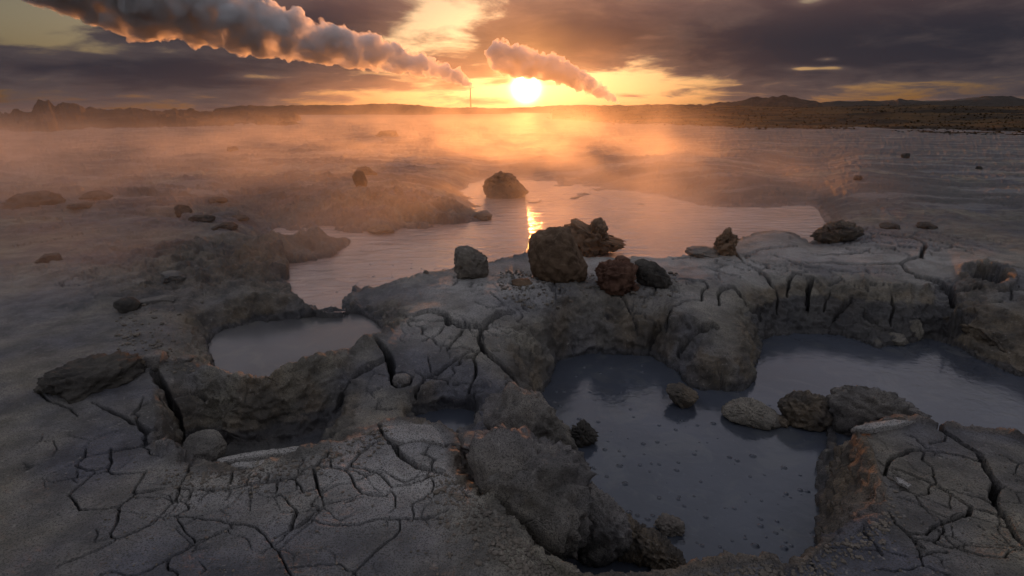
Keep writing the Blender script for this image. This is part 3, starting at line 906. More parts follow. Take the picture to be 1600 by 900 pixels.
    HN = HN + nearm * (fbm(PX * 38, PY * 38, octv=3, gain=.6) * .0035)
    verts = np.stack([PX, PY, HN], -1).reshape(-1, 3)
    o = mesh_obj('ground', verts, grid_faces(*PX.shape), MUD)
    at = o.data.attributes.new('clay', 'FLOAT', 'POINT')
    cl = CL * sstep(fbm(PX * 2.3, PY * 2.3, octv=3), -.25, .25) * .8
    for px, py, r, a in ((285, 500, .5, .9), (1340, 740, .45, .9), (620, 480, .5, .55), (870, 430, .5, .5), (1000, 470, .5, .35), (1560, 540, .9, .8), (380, 420, 1.3, .8)):
        p = hit(px, py)
        cl = np.maximum(cl, a * np.exp(-((PX - p[0]) ** 2 + (PY - p[1]) ** 2) / r ** 2) * np.clip(CL * 1.6 + .15, 0, 1))
    at.data.foreach_set('value', np.clip(cl, 0, 1).astype(np.float32).ravel())
    at = o.data.attributes.new('pale', 'FLOAT', 'POINT')
    pa = np.zeros_like(PX)
    for px, py, rx, ry, a in ((760, 440, .8, .7, 1), (1080, 410, 1.2, .6, 1), (1260, 395, 1.5, .7, 1), (1400, 400, 1.2, .9, .8), (720, 490, .6, .5, .9), (950, 415, 1.2, .5, .9),
                              (600, 740, .5, .35, .8), (400, 770, .6, .3, .5), (1020, 480, .6, .4, .6), (640, 670, .25, .2, 1), (130, 450, 2.0, 1.2, .35), (1450, 430, .9, .5, .5),
                              (950, 255, 5, 2.5, .6), (600, 250, 8, 3, .5), (1330, 290, 1.5, .8, .5)):
        p = hit(px, py)
        pa = np.maximum(pa, a * np.exp(-((PX - p[0]) / rx) ** 2 - ((PY - p[1]) / ry) ** 2))
    at.data.foreach_set('value', np.clip(pa * (1 - .8 * CL) * (1 + fbm(PX * 1.7, PY * 1.7, octv=3) * .8), 0, 1).astype(np.float32).ravel())
    # wet shore bands, shade painted into cracks and trench, dark soil in the hollow
    at = o.data.attributes.new('wet_shade', 'FLOAT', 'POINT')
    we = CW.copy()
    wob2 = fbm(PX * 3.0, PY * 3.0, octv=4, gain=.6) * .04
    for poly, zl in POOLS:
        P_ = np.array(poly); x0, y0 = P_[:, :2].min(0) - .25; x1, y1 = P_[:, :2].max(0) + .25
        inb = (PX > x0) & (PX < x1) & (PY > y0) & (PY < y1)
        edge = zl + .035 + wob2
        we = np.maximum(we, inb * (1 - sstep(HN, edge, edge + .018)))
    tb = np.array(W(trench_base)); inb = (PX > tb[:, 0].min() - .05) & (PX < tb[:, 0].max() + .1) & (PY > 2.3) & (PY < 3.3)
    we = np.maximum(we, inb * (1 - sstep(HN, -.24 + wob2, -.20 + wob2)))  # shade painted onto the low trench floor
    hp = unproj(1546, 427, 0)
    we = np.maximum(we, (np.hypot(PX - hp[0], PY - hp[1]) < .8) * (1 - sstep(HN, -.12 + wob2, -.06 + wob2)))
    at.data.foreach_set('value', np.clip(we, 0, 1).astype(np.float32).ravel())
    at = o.data.attributes.new('far', 'FLOAT', 'POINT')
    at.data.foreach_set('value', sstep(PY, 5.0, 11.0).astype(np.float32).ravel())
    tag(o, kind='structure')
    # the ground behind the photographer
    yn = float(PY[-1].min()); xs = np.linspace(-300, 300, 3)
    back = mesh_obj('ground', [(x, y, 0.0) for y in (yn, -300) for x in (-300, 300)], [(0, 1, 3, 2)], MUD)
    tag(back, kind='structure')
    return h, us, vs


HG, HG_U, HG_V = build_ground()


def gz(X, Y):
    return float(ground_z(np.array([X]), np.array([Y]), HG)[0])


# ---------------------------------------------------------------- mud pools
def build_pool(poly, zl, mat, res, label=None, ripple=0.0):
    P = np.array(poly)[:, :2]
    x0, y0 = P.min(0) - .3; x1, y1 = P.max(0) + .3
    nx = int((x1 - x0) / res) + 1; ny = int((y1 - y0) / res) + 1
    xs = np.linspace(x0, x1, nx); ys = np.linspace(y0, y1, ny)
    XX, YY = np.meshgrid(xs, ys)
    ins = inside(P[:, 0], P[:, 1], XX, YY)
    dist = np.full(XX.shape, 9.0)
    for i in range(len(P)):
        a, c = P[i], P[(i + 1) % len(P)]
        L2 = ((c - a) ** 2).sum() + 1e-9
        tt = np.clip(((XX - a[0]) * (c[0] - a[0]) + (YY - a[1]) * (c[1] - a[1])) / L2, 0, 1)
        dist = np.minimum(dist, np.hypot(XX - a[0] - tt * (c[0] - a[0]), YY - a[1] - tt * (c[1] - a[1])))
    keep = ins | (dist < .10)
    Z = np.full(XX.shape, zl) + fbm(XX * 2, YY * 2, octv=2) * .002
    if ripple:
        Z = Z + ripple * (fbm(XX * 2.4 + 5, YY * 7.0, octv=3, gain=.55) + .5 * fbm(XX * 6.0, YY * 15.0 + 9, octv=2))
    f = grid_faces(ny, nx)
    kf = keep.ravel()[f].all(1)
    f = f[kf]
    used = np.unique(f)
    mp = np.full(nx * ny, -1); mp[used] = np.arange(len(used))
    V = np.stack([XX, YY, Z], -1).reshape(-1, 3)[used]
    o = mesh_obj('mud_pool', V, mp[f], mat)
    tag(o, label, kind='structure')
    return o


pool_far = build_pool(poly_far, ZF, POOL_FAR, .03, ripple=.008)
pool_left = build_pool(poly_left, ZL, POOL_LEFT, .04)
pool_main = build_pool(poly_main, ZM, POOL_NEAR, .03)
pool_hole = build_pool(poly_hole, ZH, POOL_NEAR, .03)


# ---------------------------------------------------------------- bubbles on the mud
def bubble_mesh(name, mat):
    prof = [(0.0, .52), (.35, .50), (.62, .40), (.82, .24), (1.0, .08), (1.35, .0), (1.5, -.15)]
    n = 10
    V = [(0, 0, prof[0][1])]; F = []
    for r, z in prof[1:]:
        V += [(r * math.cos(2 * math.pi * k / n), r * math.sin(2 * math.pi * k / n), z) for k in range(n)]
    o = mesh_obj(name, V, [(0, 1 + k, 1 + (k + 1) % n) for k in range(n)], mat)
    me = o.data
    bm = bmesh.new(); bm.from_mesh(me); bm.verts.ensure_lookup_table()
    for r in range(len(prof) - 2):
        for k in range(n):
            a = 1 + r * n + k; b = 1 + r * n + (k + 1) % n
            bm.faces.new([bm.verts[i] for i in (a, a + n, b + n, b)])
    for f in bm.faces: f.smooth = True
    bmesh.ops.recalc_face_normals(bm, faces=bm.faces)
    bm.to_mesh(me); bm.free()
    COL.objects.unlink(o)
    bpy.data.objects.remove(o)
    return me


BUBBLE = bubble_mesh('bubble', POOL_NEAR)
BUBBLE_FAR = bubble_mesh('bubble_small', POOL_FAR)


def bubble(me, pool, px, py, zl, r):
    p = unproj(px, py, zl)
    o = bpy.data.objects.new('bubble', me)
    COL.objects.link(o)
    o.parent = pool
    o.location = (p[0], p[1], zl - .0005)
    o.scale = (r, r * random.uniform(.8, 1.2), r * random.uniform(.7, 1.3))
    o.rotation_euler = (0, 0, random.uniform(0, 6))


seen = [(870, 612), (882, 612), (922, 613), (866, 628), (851, 636), (875, 635), (938, 583), (955, 575), (1004, 572), (1003, 582), (913, 574), (900, 588),
        (945, 703), (968, 705), (975, 713), (1005, 694), (1027, 691), (1030, 726), (968, 728), (1000, 727), (1015, 737), (927, 731), (948, 745), (977, 756), (1057, 735),
        (1060, 723), (1085, 710), (1140, 715), (1152, 720), (1176, 713), (1172, 745), (1095, 753), (1030, 778), (1060, 780), (1147, 795), (1103, 809), (940, 785),
        (996, 806), (1020, 806), (1012, 812), (983, 801), (1135, 875), (1100, 880), (1064, 847), (1097, 853), (1125, 855), (1180, 853), (1188, 822), (1189, 812),
        (1225, 731), (1250, 743), (1250, 766), (1228, 772), (1261, 768), (1214, 815), (1212, 833), (1236, 853), (1225, 857), (1275, 841), (1164, 842), (950, 690),
        (1030, 665), (1056, 672), (1065, 658), (1090, 665), (1115, 662), (985, 640), (990, 652), (935, 660), (905, 655), (960, 630)]
for i, (px, py) in enumerate(seen):
    bubble(BUBBLE, pool_main, px, py, ZM, random.uniform(.010, .018) * (1.15 if py < 620 else 1))
k = 0
while k < 90:
    px, py = random.uniform(850, 1270), random.uniform(600, 880)
    if px < 900 + (py - 700) * .6 and py > 690: continue
    bubble(BUBBLE, pool_main, px, py, ZM, random.uniform(.004, .010)); k += 1
for k in range(36):
    bubble(BUBBLE_FAR, pool_far, random.uniform(465, 700), random.uniform(410, 470), ZF, random.uniform(.008, .018))

# ---------------------------------------------------------------- rocks and clods
_ico = {}


def ico(sub):
    if sub not in _ico:
        bm = bmesh.new()
        bmesh.ops.create_icosphere(bm, subdivisions=sub, radius=1.0)
        V = np.array([v.co[:] for v in bm.verts]); F = np.array([[v.index for v in f.verts] for f in bm.faces])
        bm.free(); _ico[sub] = (V, F)
    return _ico[sub]


def rock_verts(seed, size, sub, cuts=7, lump=.16, crumble=.05, taper=0.0, flat=.75, strata=.07):
    """an irregular block: a ball cut by planes, then roughened"""
    g = np.random.default_rng(seed)
    V, F = ico(sub)
    V = V.copy()
    for k in range(cuts):
        n = g.normal(size=3); n[2] *= .6; n /= np.linalg.norm(n)
        d = g.uniform(.55, .85)
        e = np.maximum(V @ n - d, 0)
        V -= np.outer(e * .92, n)
    e = np.maximum(V[:, 2] - flat, 0); V[:, 2] -= e * .8
    o = g.uniform(-50, 50, 3)
    r = 1 + lump * fbm(V[:, 0] * 1.3 + o[0], V[:, 1] * 1.3 + o[1], V[:, 2] * 1.3 + o[2], octv=3) * 1.4
    r = r + crumble * 1.5 * (fbm(V[:, 0] * 3 + o[1], V[:, 1] * 3 + o[2], V[:, 2] * 3 + o[0], octv=6, gain=.66, ridged=True) - .1)
    r = r + strata * fbm(V[:, 2] * 5 + o[0], V[:, 0] * .8 + o[1], V[:, 1] * .8, octv=4, gain=.6, ridged=True)
    V = V * r[:, None]
    t = 1 - taper * (V[:, 2] + 1) * .5
    V[:, 0] *= t; V[:, 1] *= t
    V = V / np.abs(V).max(0)
    return V * np.array(size) * .5, F


def rock(name, px, py, w, h, mat, label, cat='rock', seed=1, z=None, sub=4, cuts=7, lump=.16, crumble=.06, taper=.0, depth=1.0, tilt=0.0, sink=.22, yaw=None, flat=.75, group=None):
    """px: middle, py: foot of the rock in the photograph; w, h: its size there in pixels"""
    p = hit(px, py, HG) if z is None else unproj(px, py, z)
    dep = p[1] * CP - (p[2] - CAM_H) * SP
    th = math.atan2(CAM_H - p[2], p[1])
    wm = w * dep / FPX
    dm = wm * depth
    hm = max((h * dep / FPX - .35 * dm * math.sin(th)) / math.cos(th), wm * .16)
    V, F = rock_verts(seed, (wm, dm, hm / (1 - sink)), sub, cuts, lump, crumble, taper, flat)
    c, s = math.cos(tilt), math.sin(tilt)
    V = np.stack([V[:, 0] * c + V[:, 2] * s, V[:, 1], -V[:, 0] * s + V[:, 2] * c], 1)
    V[:, 2] += hm - hm / (1 - sink) * .5
    k = p[:2] / np.linalg.norm(p[:2])
    o = mesh_obj(name, V, F, mat, loc=(p[0] + k[0] * dm * .40, p[1] + k[1] * dm * .40, p[2] - .004))
    o.rotation_euler[2] = -math.atan2(p[0], p[1])
    tag(o, label, cat, group)
    return o


def rock_outline(name, outline, mat, label, cat, seed, z=None, depth=.8, lump=.1, crumble=.08, sub=5):
    """a solid rock whose front view follows an outline measured in the photograph; it is rounded off in depth"""
    Q = np.array(outline, float)
    cx = (Q[:, 0].min() + Q[:, 0].max()) / 2; cy = (Q[:, 1].min() + Q[:, 1].max()) / 2; foot = Q[:, 1].max()
    p = hit(cx, foot - 2, HG) if z is None else unproj(cx, foot - 2, z)
    dep = p[1] * CP - (p[2] - CAM_H) * SP
    th = math.atan2(CAM_H - p[2], math.hypot(p[0], p[1]))
    # outline as a radius for every direction round the middle
    E = []
    for i in range(len(Q)):
        for t in np.linspace(0, 1, 12, endpoint=False):
            E.append(Q[i] + (Q[(i + 1) % len(Q)] - Q[i]) * t)
    E = (np.array(E) - [cx, cy]) * [1, -1]
    an = np.arctan2(E[:, 1], E[:, 0]); rad = np.hypot(E[:, 0], E[:, 1])
    k = np.argsort(an); an, rad = an[k], rad[k]
    V, F = ico(sub)
    a = np.arctan2(V[:, 2], V[:, 0]); q = np.clip(np.hypot(V[:, 0], V[:, 2]), 0, 1)
    r = np.interp(a, np.concatenate([an - 2 * np.pi, an, an + 2 * np.pi]), np.tile(rad, 3))
    m_ = dep / FPX
    f = q ** .6
    wm = (Q[:, 0].max() - Q[:, 0].min()) * m_
    hm = (Q[:, 1].max() - Q[:, 1].min()) * m_ / math.cos(th)
    P = np.stack([r * np.cos(a) * f * m_, np.sign(V[:, 1]) * np.abs(V[:, 1]) ** .8 * wm * depth * .5, r * np.sin(a) * f * m_ / math.cos(th) * .97], 1)
    g = np.random.default_rng(seed); o = g.uniform(-50, 50, 3); S = min(wm, hm)
    N = P / np.array([wm, wm * depth, hm]); 
    nz = lump * fbm(N[:, 0] * 2.2 + o[0], N[:, 1] * 2.2 + o[1], N[:, 2] * 2.2 + o[2], octv=3)
    nz = nz + crumble * 1.5 * (fbm(N[:, 0] * 6 + o[1], N[:, 1] * 6 + o[2], N[:, 2] * 6 + o[0], octv=6, gain=.66, ridged=True) - .15)
    nz = nz + .03 * fbm(N[:, 2] * 12 + o[2], N[:, 0] * 2, N[:, 1] * 2, octv=3, ridged=True)
    D = P / (np.linalg.norm(P, axis=1)[:, None] + 1e-9)
    P = P + D * (nz * S)[:, None]
    # the foot goes a little into the ground
    P[:, 2] += hm * .5 - .05 * hm
    kk = p[:2] / np.linalg.norm(p[:2])
    ob = mesh_obj(name, P, F, mat, loc=(p[0] + kk[0] * wm * depth * .35, p[1] + kk[1] * wm * depth * .35, p[2] - .05 * hm))
    ob.rotation_euler[2] = -math.atan2(p[0], p[1])
    tag(ob, label, cat)
    return ob


G_, B_, D_, O_, RD_ = ROCK_GREY, ROCK_BROWN, ROCK_DARK, ROCK_OCHRE, ROCK_RED
bank_rocks = 'boulders on the central mud bank'
rock_outline('boulder', [(828, 376),(840, 366),(868, 359),(886, 361),(893, 378),(903, 398),(915, 415),(913, 432),(893, 441),(862, 440),(838, 432),(832, 410)], B_, 'large brown block-shaped boulder standing on the central mud bank', 'boulder', 21, None, 0.8, 0.06, 0.05)
rock_outline('boulder', [(715, 392),(718, 388),(732, 389),(745, 395),(757, 405),(763, 425),(758, 434),(735, 437),(716, 432),(714, 410)], G_, 'small upright pale boulder left of the big brown block on the central bank', 'boulder', 34, None, 0.8, 0.08, 0.06)
rock_outline('boulder', [(932, 430),(940, 420),(955, 417),(975, 416),(988, 420),(984, 440),(972, 458),(957, 462),(942, 450)], RD_, 'dark red-brown lump right of the big brown block boulder', 'boulder', 45, None, 0.8, 0.14, 0.12)
rock_outline('boulder', [(992, 412),(1005, 410),(1020, 414),(1032, 422),(1045, 440),(1040, 450),(1020, 448),(1000, 440),(994, 428)], D_, 'slanted dark grey slab-like boulder at the right end of the row on the bank', 'boulder', 52, None, 0.6, 0.08, 0.07)
rock_outline('mud_clod', [(886, 392),(884, 372),(892, 360),(902, 350),(912, 358),(922, 362),(932, 351),(940, 356),(940, 372),(950, 378),(962, 380),(974, 378),(968, 384),(945, 390),(915, 396)], O_, 'crumbly pale orange clump standing in the far pool behind the big block', 'clod', 63, ZF + .05, 0.7, 0.12, 0.2)
rock_outline('boulder', [(757, 290),(765, 280),(783, 272),(800, 278),(812, 290),(824, 298),(815, 306),(790, 312),(765, 310),(758, 303)], B_, 'lone rounded boulder rising out of the far pool in the sun glow', 'boulder', 71, ZF, 0.8, 0.1, 0.08)
rock_outline('mud_clod', [(1118, 395),(1122, 378),(1128, 368),(1130, 361),(1137, 362),(1136, 370),(1144, 372),(1142, 385),(1146, 396),(1130, 400)], O_, 'small crumbly spire of mud at the near edge of the far pool', 'clod', 82, None, 0.9, 0.15, 0.2)
rock('mud_clod', 1093, 403, 60, 18, BANK, 'low pale lump of mud left of the small crumbly spire', 'clod', 83, sub=4, cuts=4, lump=.25, crumble=.1)
rock_outline('mud_clod', [(1275, 374), (1279, 365), (1293, 356), (1309, 352), (1325, 354), (1337, 361), (1329, 372), (1309, 378), (1289, 380)], SOIL, 'crumbly brown clump on the right shore of the far pool', 'clod', 91, None, 0.7, 0.16, 0.18)
rock('mud_clod', 972, 411, 26, 12, RD_, 'small reddish clod lying just behind the dark red-brown lump', 'clod', 95, sub=3)
rock('mud_clod', 815, 447, 34, 12, B_, 'flat brown flake of mud at the left foot of the big block', 'clod', 96, sub=3, cuts=8, lump=.1)
rock('mud_clod', 990, 456, 18, 14, RD_, 'little red clod wedged between the red-brown lump and the slanted slab', 'clod', 98, sub=3)
rock('mud_clod', 665, 428, 10, 8, G_, 'tiny clod on the skyline of the bank left of the upright boulder', 'clod', 100, sub=3)
# in and around the near pools
rock_outline('rock', [(1040, 615),(1060, 610),(1088, 622),(1080, 632),(1066, 638),(1052, 630)], SOIL, 'small triangular dark rock sticking out of the near pool below the promontory', 'rock', 111, ZM, 0.8, 0.1, 0.08)
rock_outline('rock', [(1130, 655), (1144, 645), (1165, 640), (1186, 644), (1207, 652), (1210, 661), (1191, 666), (1165, 664), (1138, 663)], BANK, 'low grey-brown rock, leftmost of the row dividing the near and right pools', 'rock', 112, ZM, 0.7, 0.18, 0.12)
rock('rock', 1213, 667, 40, 20, SOIL, 'low dark rock in the middle of the row dividing the two pools', 'rock', 113, z=ZM, sub=4, cuts=6, lump=.4, crumble=.18)
rock_outline('rock', [(1218, 643), (1232, 633), (1255, 626), (1278, 632), (1290, 648), (1286, 663), (1260, 668), (1230, 663)], SOIL, 'domed dark rock in the row dividing the near and right pools', 'rock', 114, ZM, 0.8, 0.18, 0.12)
rock_outline('rock', [(1298, 640),(1312, 632),(1330, 625),(1350, 622),(1375, 625),(1400, 632),(1425, 648),(1400, 658),(1350, 666),(1330, 682),(1305, 690),(1298, 670)], BANK, 'large crusty grey rock at the upper left corner of the cracked right plate', 'rock', 115, ZM, 0.45, 0.18, 0.12)
rock('mud_clod', 1349, 618, 30, 12, D_, 'thin dark spatter of mud floating in the right pool', 'clod', 117, z=ZM, sub=4, cuts=3, lump=.35, crumble=.2)
rock_outline('mud_clod', [(892, 690),(897, 680),(910, 672),(918, 678),(928, 684),(920, 690),(905, 696)], D_, 'small dark spatter of mud standing alone in the left of the near pool', 'clod', 118, ZM, 0.8, 0.2, 0.25)
rock('mud_clod', 1045, 840, 52, 32, G_, 'pale bubbly cake of mud floating in the lower near pool', 'clod', 119, z=ZM, sub=5, cuts=3, lump=.3, crumble=.18)
rock('mud_clod', 963, 812, 26, 18, G_, 'small pale clod beside the tail of rocks in the lower near pool', 'clod', 120, z=ZM, sub=4, cuts=3, lump=.3, crumble=.18)
rock_outline('boulder', [(742, 760),(752, 745),(785, 735),(815, 742),(850, 748),(890, 758),(908, 776),(902, 790),(897, 800),(893, 840),(880, 875),(860, 892),(840, 885),(815, 860),(790, 830),(765, 795)], BANK, 'big rounded grey mud boulder on the left of the near pool', 'boulder', 131, ZM + .05, 0.75, 0.22, 0.095)
rock_outline('boulder', [(903, 792),(920, 788),(945, 805),(972, 826),(975, 845),(960, 868),(935, 880),(910, 886),(903, 870),(908, 830)], BANK, 'upright split block beside the big rounded mud boulder, a dark gap between them', 'boulder', 132, ZM, 0.8, 0.12, 0.1)
rock_outline('rock', [(965, 830),(985, 840),(1010, 853),(1020, 866),(1000, 875),(975, 868),(962, 850)], SOIL, 'dark crumbly rock right of the upright split block', 'rock', 133, ZM, 0.8, 0.2, 0.18)
rock_outline('rock', [(1000, 858),(1025, 862),(1045, 872),(1055, 885),(1035, 892),(1010, 884)], SOIL, 'dark crumbly rock in the middle of the low tail of rocks', 'rock', 134, ZM, 0.8, 0.2, 0.18)
rock_outline('rock', [(1035, 870),(1055, 878),(1068, 890),(1055, 898),(1035, 894)], SOIL, 'lowest dark crumbly rock at the end of the tail by the front rim', 'rock', 135, ZM, 0.8, 0.2, 0.18)
rock_outline('boulder', [(765, 660),(800, 628),(835, 642),(855, 660),(880, 690),(893, 717),(880, 733),(850, 742),(815, 745),(790, 740),(770, 715),(760, 685)], BANK, 'dark angular rock mass jutting into the left of the near pool', 'boulder', 136, ZM, 0.7, 0.2, 0.07)
rock('rock', 1318, 846, 74, 52, SOIL, 'brown rounded lump at the foot of the right bank above the front rim', 'rock', 137, z=ZM + .04, sub=5, cuts=5, lump=.4, crumble=.18)
rock('rock', 1312, 760, 60, 60, SOIL, 'dark brown lump halfway along the foot of the right bank', 'rock', 138, z=ZM + .02, sub=5, cuts=6, lump=.4, crumble=.18)
rock('rock', 737, 730, 84, 50, BANK, 'rounded grey lump lying in the wide crack beside the pinkish slab', 'rock', 139, sub=5, cuts=4, lump=.12, crumble=.03, flat=.8)
rock('rock', 322, 724, 68, 46, BANK, 'rounded dark lump at the left end of the trench', 'rock', 140, z=-.24, sub=5, cuts=4, lump=.12, crumble=.03)
rock('mud_clod', 628, 604, 30, 20, BANK, 'small round lump ringed by a crack on the central slope', 'clod', 141, sub=4, cuts=3, lump=.1, crumble=.03)
rock('rock', 1385, 538, 70, 26, BANK, 'flat grey block half sunk at the back of the right pool', 'rock', 142, z=ZM, sub=4, cuts=8, lump=.15)
rock('rock', 1420, 532, 34, 40, BANK, 'upright grey stone right of the flat block at the back of the right pool', 'rock', 143, z=ZM, sub=4, cuts=8, lump=.15)
rock('boulder', 1545, 560, 110, 66, SOIL, 'dark rough boulder under the overhang of the right pool shore', 'boulder', 144, z=ZM, sub=5, cuts=6, lump=.4, crumble=.18)
rock('boulder', 1470, 528, 70, 42, SOIL, 'dark rough boulder left of the overhang at the back of the right pool', 'boulder', 145, z=ZM, sub=5, cuts=6, lump=.4, crumble=.18)
# the left ground
rock('mound', 148, 618, 165, 62, D_, 'broad low dark mound of mud on the left ground', 'mound', 151, sub=5, cuts=3, lump=.2, crumble=.16, depth=.9, sink=.5)
rock('stone', 200, 489, 38, 26, D_, 'smooth dark stone on the flat ground left of the brown bank', 'stone', 152, sub=4, cuts=4, lump=.12, crumble=.02)
rock('stone', 77, 409, 40, 15, D_, 'flat dark stone alone on the pale flats at far left', 'stone', 153, cuts=5, sub=4, crumble=.16, sink=.45)
rock('mud_clod', 247, 577, 40, 30, BANK, 'broken pale flake at the left end of the near ridge', 'clod', 154, sub=4, cuts=9, lump=.1)
rock('mud_clod', 290, 568, 26, 12, BANK, 'pointed pale flake on the left tip of the near ridge', 'clod', 155, sub=3, cuts=9, lump=.1)
rock('mud_clod', 224, 575, 30, 18, SOIL, 'brown clod left of the deep crack at the ridge end', 'clod', 156, sub=4)
rock('mud_clod', 270, 446, 40, 24, BANK, 'grey knob on the rough shore above the brown bank', 'clod', 157, sub=4, crumble=.12, lump=.25)
rock('mud_slab', 245, 477, 60, 14, BANK, 'long pale flake lying beside the smooth dark stone', 'slab', 158, sub=4, cuts=9, lump=.1, depth=.5)
rock('mud_slab', 213, 448, 34, 10, BANK, 'small tilted flake on the rough shore, upper left of the long pale flake', 'slab', 159, sub=3, cuts=9, lump=.1)
rock('rock', 288, 333, 27, 17, D_, 'dark round rock at the upper left end of the dark rock chain', 'rock', 160, sub=4, crumble=.16, sink=.45)
rock('rock', 318, 347, 46, 15, D_, 'low dark rock below the round one in the dark rock chain', 'rock', 161, sub=4, crumble=.16, sink=.45)
rock('rock', 338, 316, 34, 10, D_, 'small dark rock above the dark rock chain on the left flats', 'rock', 162, sub=4, crumble=.16, sink=.45)
rock('rock', 352, 358, 40, 12, D_, 'low dark rock at the lower right end of the dark rock chain', 'rock', 163, sub=4, crumble=.16, sink=.45)
rock('rock', 375, 348, 34, 14, D_, 'crumbly dark rock just right of the dark rock chain', 'rock', 164, sub=4, crumble=.16, sink=.45)
rock('rock', 563, 290, 24, 24, D_, 'square dark block on top of the misty peninsula', 'rock', 167, sub=4, cuts=9)
rock('rock', 574, 273, 34, 16, D_, 'low dark hump just behind the square block on the peninsula', 'rock', 168, sub=4, crumble=.16, sink=.45)
rock('rock', 687, 350, 48, 20, SOIL, 'dark brown rock at the water line below the peninsula', 'rock', 170, z=ZF, sub=4, cuts=6, lump=.3, crumble=.14)
rock('rock', 598, 366, 50, 18, SOIL, 'low brown rock at the water line in the middle of the peninsula', 'rock', 171, z=ZF, sub=4, cuts=6, lump=.3, crumble=.14)
rock('rock', 757, 345, 36, 13, SOIL, 'small rock at the very tip of the peninsula', 'rock', 172, z=ZF, sub=4, cuts=6, lump=.3, crumble=.16)
rock('mound', 52, 323, 92, 28, D_, 'broad dark dome on the misty flats at far left', 'mound', 180, cuts=3, lump=.15, sub=4, crumble=.16, sink=.45)
rock('mound', 152, 311, 48, 16, D_, 'pointed dark mound on the misty flats right of the broad dome', 'mound', 181, cuts=4, taper=.4, sub=4, crumble=.16, sink=.45)
rock('mound', 128, 325, 40, 10, D_, 'low dark mound in front of the pointed one', 'mound', 182, cuts=4, sub=4, crumble=.16, sink=.45)
rock('mound', 362, 237, 22, 10, D_, 'dark mound in the mist halfway to the left ridge', 'mound', 186, sub=4, crumble=.16, sink=.45)
rock('mound', 608, 213, 44, 11, D_, 'long dark hump in the mist below the left plume', 'mound', 188, cuts=4, sub=4, crumble=.16, sink=.45)
# the right flats
rock('stone', 1415, 247, 15, 9, D_, 'larger of the two lone dark stones on the flats at right', 'stone', 201, sub=4, crumble=.16, sink=.45)
rock('stone', 1529, 265, 11, 7, D_, 'small lone dark stone on the flats nearest the right edge', 'stone', 202, sub=4, crumble=.16, sink=.45)
rock('mud_clod', 1388, 358, 32, 12, D_, 'dark clod left of a pair on the cracked right shore', 'clod', 203, sub=4, crumble=.16, sink=.45)
rock('mud_clod', 1447, 358, 32, 13, D_, 'dark clod right of a pair on the cracked right shore', 'clod', 204, sub=4, crumble=.16, sink=.45)
rock('stone', 1341, 281, 14, 9, D_, 'little stone on the crest of the mound right of the far pool', 'stone', 207, sub=4, crumble=.16, sink=.45)


# ---------------------------------------------------------------- broken slabs of crust
def slab(label, outline, z, thick, mat=None, seed=0, lift=0.0):
    """a plate of dried mud from its outline in the photograph"""
    P = np.array([unproj(px, py, z + lift * k / max(1, len(outline) - 1)) for k, (px, py) in enumerate(outline)])
    Q = []
    g = np.random.default_rng(seed)
    for i in range(len(P)):
        a, b = P[i], P[(i + 1) % len(P)]
        n = max(1, int(np.linalg.norm(b - a) / .02))
        for k in range(n):
            q = a + (b - a) * k / n
            q[:2] += g.normal(size=2) * .0025; q[2] += g.normal() * .0015
            Q.append(q)
    Q = np.array(Q); c = Q.mean(0)
    rings = []
    for s, dz in ((.0, .004), (.35, .003), (.7, .003), (.93, .001), (1.0, -.006), (1.0, -thick * .6), (.96, -thick)):
        r = c + (Q - c) * s
        r[:, 2] += dz + fbm(r[:, 0] * 20, r[:, 1] * 20, octv=3) * .004
        rings.append(r)
    n = len(Q)
    V = np.concatenate(rings); F = []
    for k in range(len(rings) - 1):
        for i in range(n):
            F.append((k * n + i, k * n + (i + 1) % n, (k + 1) * n + (i + 1) % n, (k + 1) * n + i))
    o = mesh_obj('mud_slab', V - c, F, mat or CRUST, loc=c, smooth=False)
    tag(o, label, 'slab')
    return o


slab('long narrow slab of crust, the upper of two bridging the trench', [(338, 717), (380, 708), (430, 701), (480, 696), (530, 689), (532, 697), (480, 704), (430, 709), (380, 716), (345, 721)], -.02, .022, seed=1)
slab('shorter narrow slab of crust, the lower of two bridging the trench', [(358, 725), (400, 720), (450, 716), (502, 711), (498, 718), (450, 724), (400, 729), (370, 730)], -.03, .022, seed=2)
slab('pinkish flat slab of crust between the small hole and the wide crack', [(597, 666), (640, 662), (676, 664), (690, 678), (694, 692), (660, 686), (628, 690), (606, 682)], .012, .05, seed=3)
slab('thin flake of crust on the right plate beside its long crack', [(1398, 745), (1410, 748), (1424, 758), (1420, 762), (1404, 754)], .012, .01, seed=4)
slab('curled flake of crust at the upper corner of the right plate', [(1330, 668), (1360, 660), (1400, 655), (1432, 656), (1410, 662), (1360, 670)], .02, .03, seed=5)

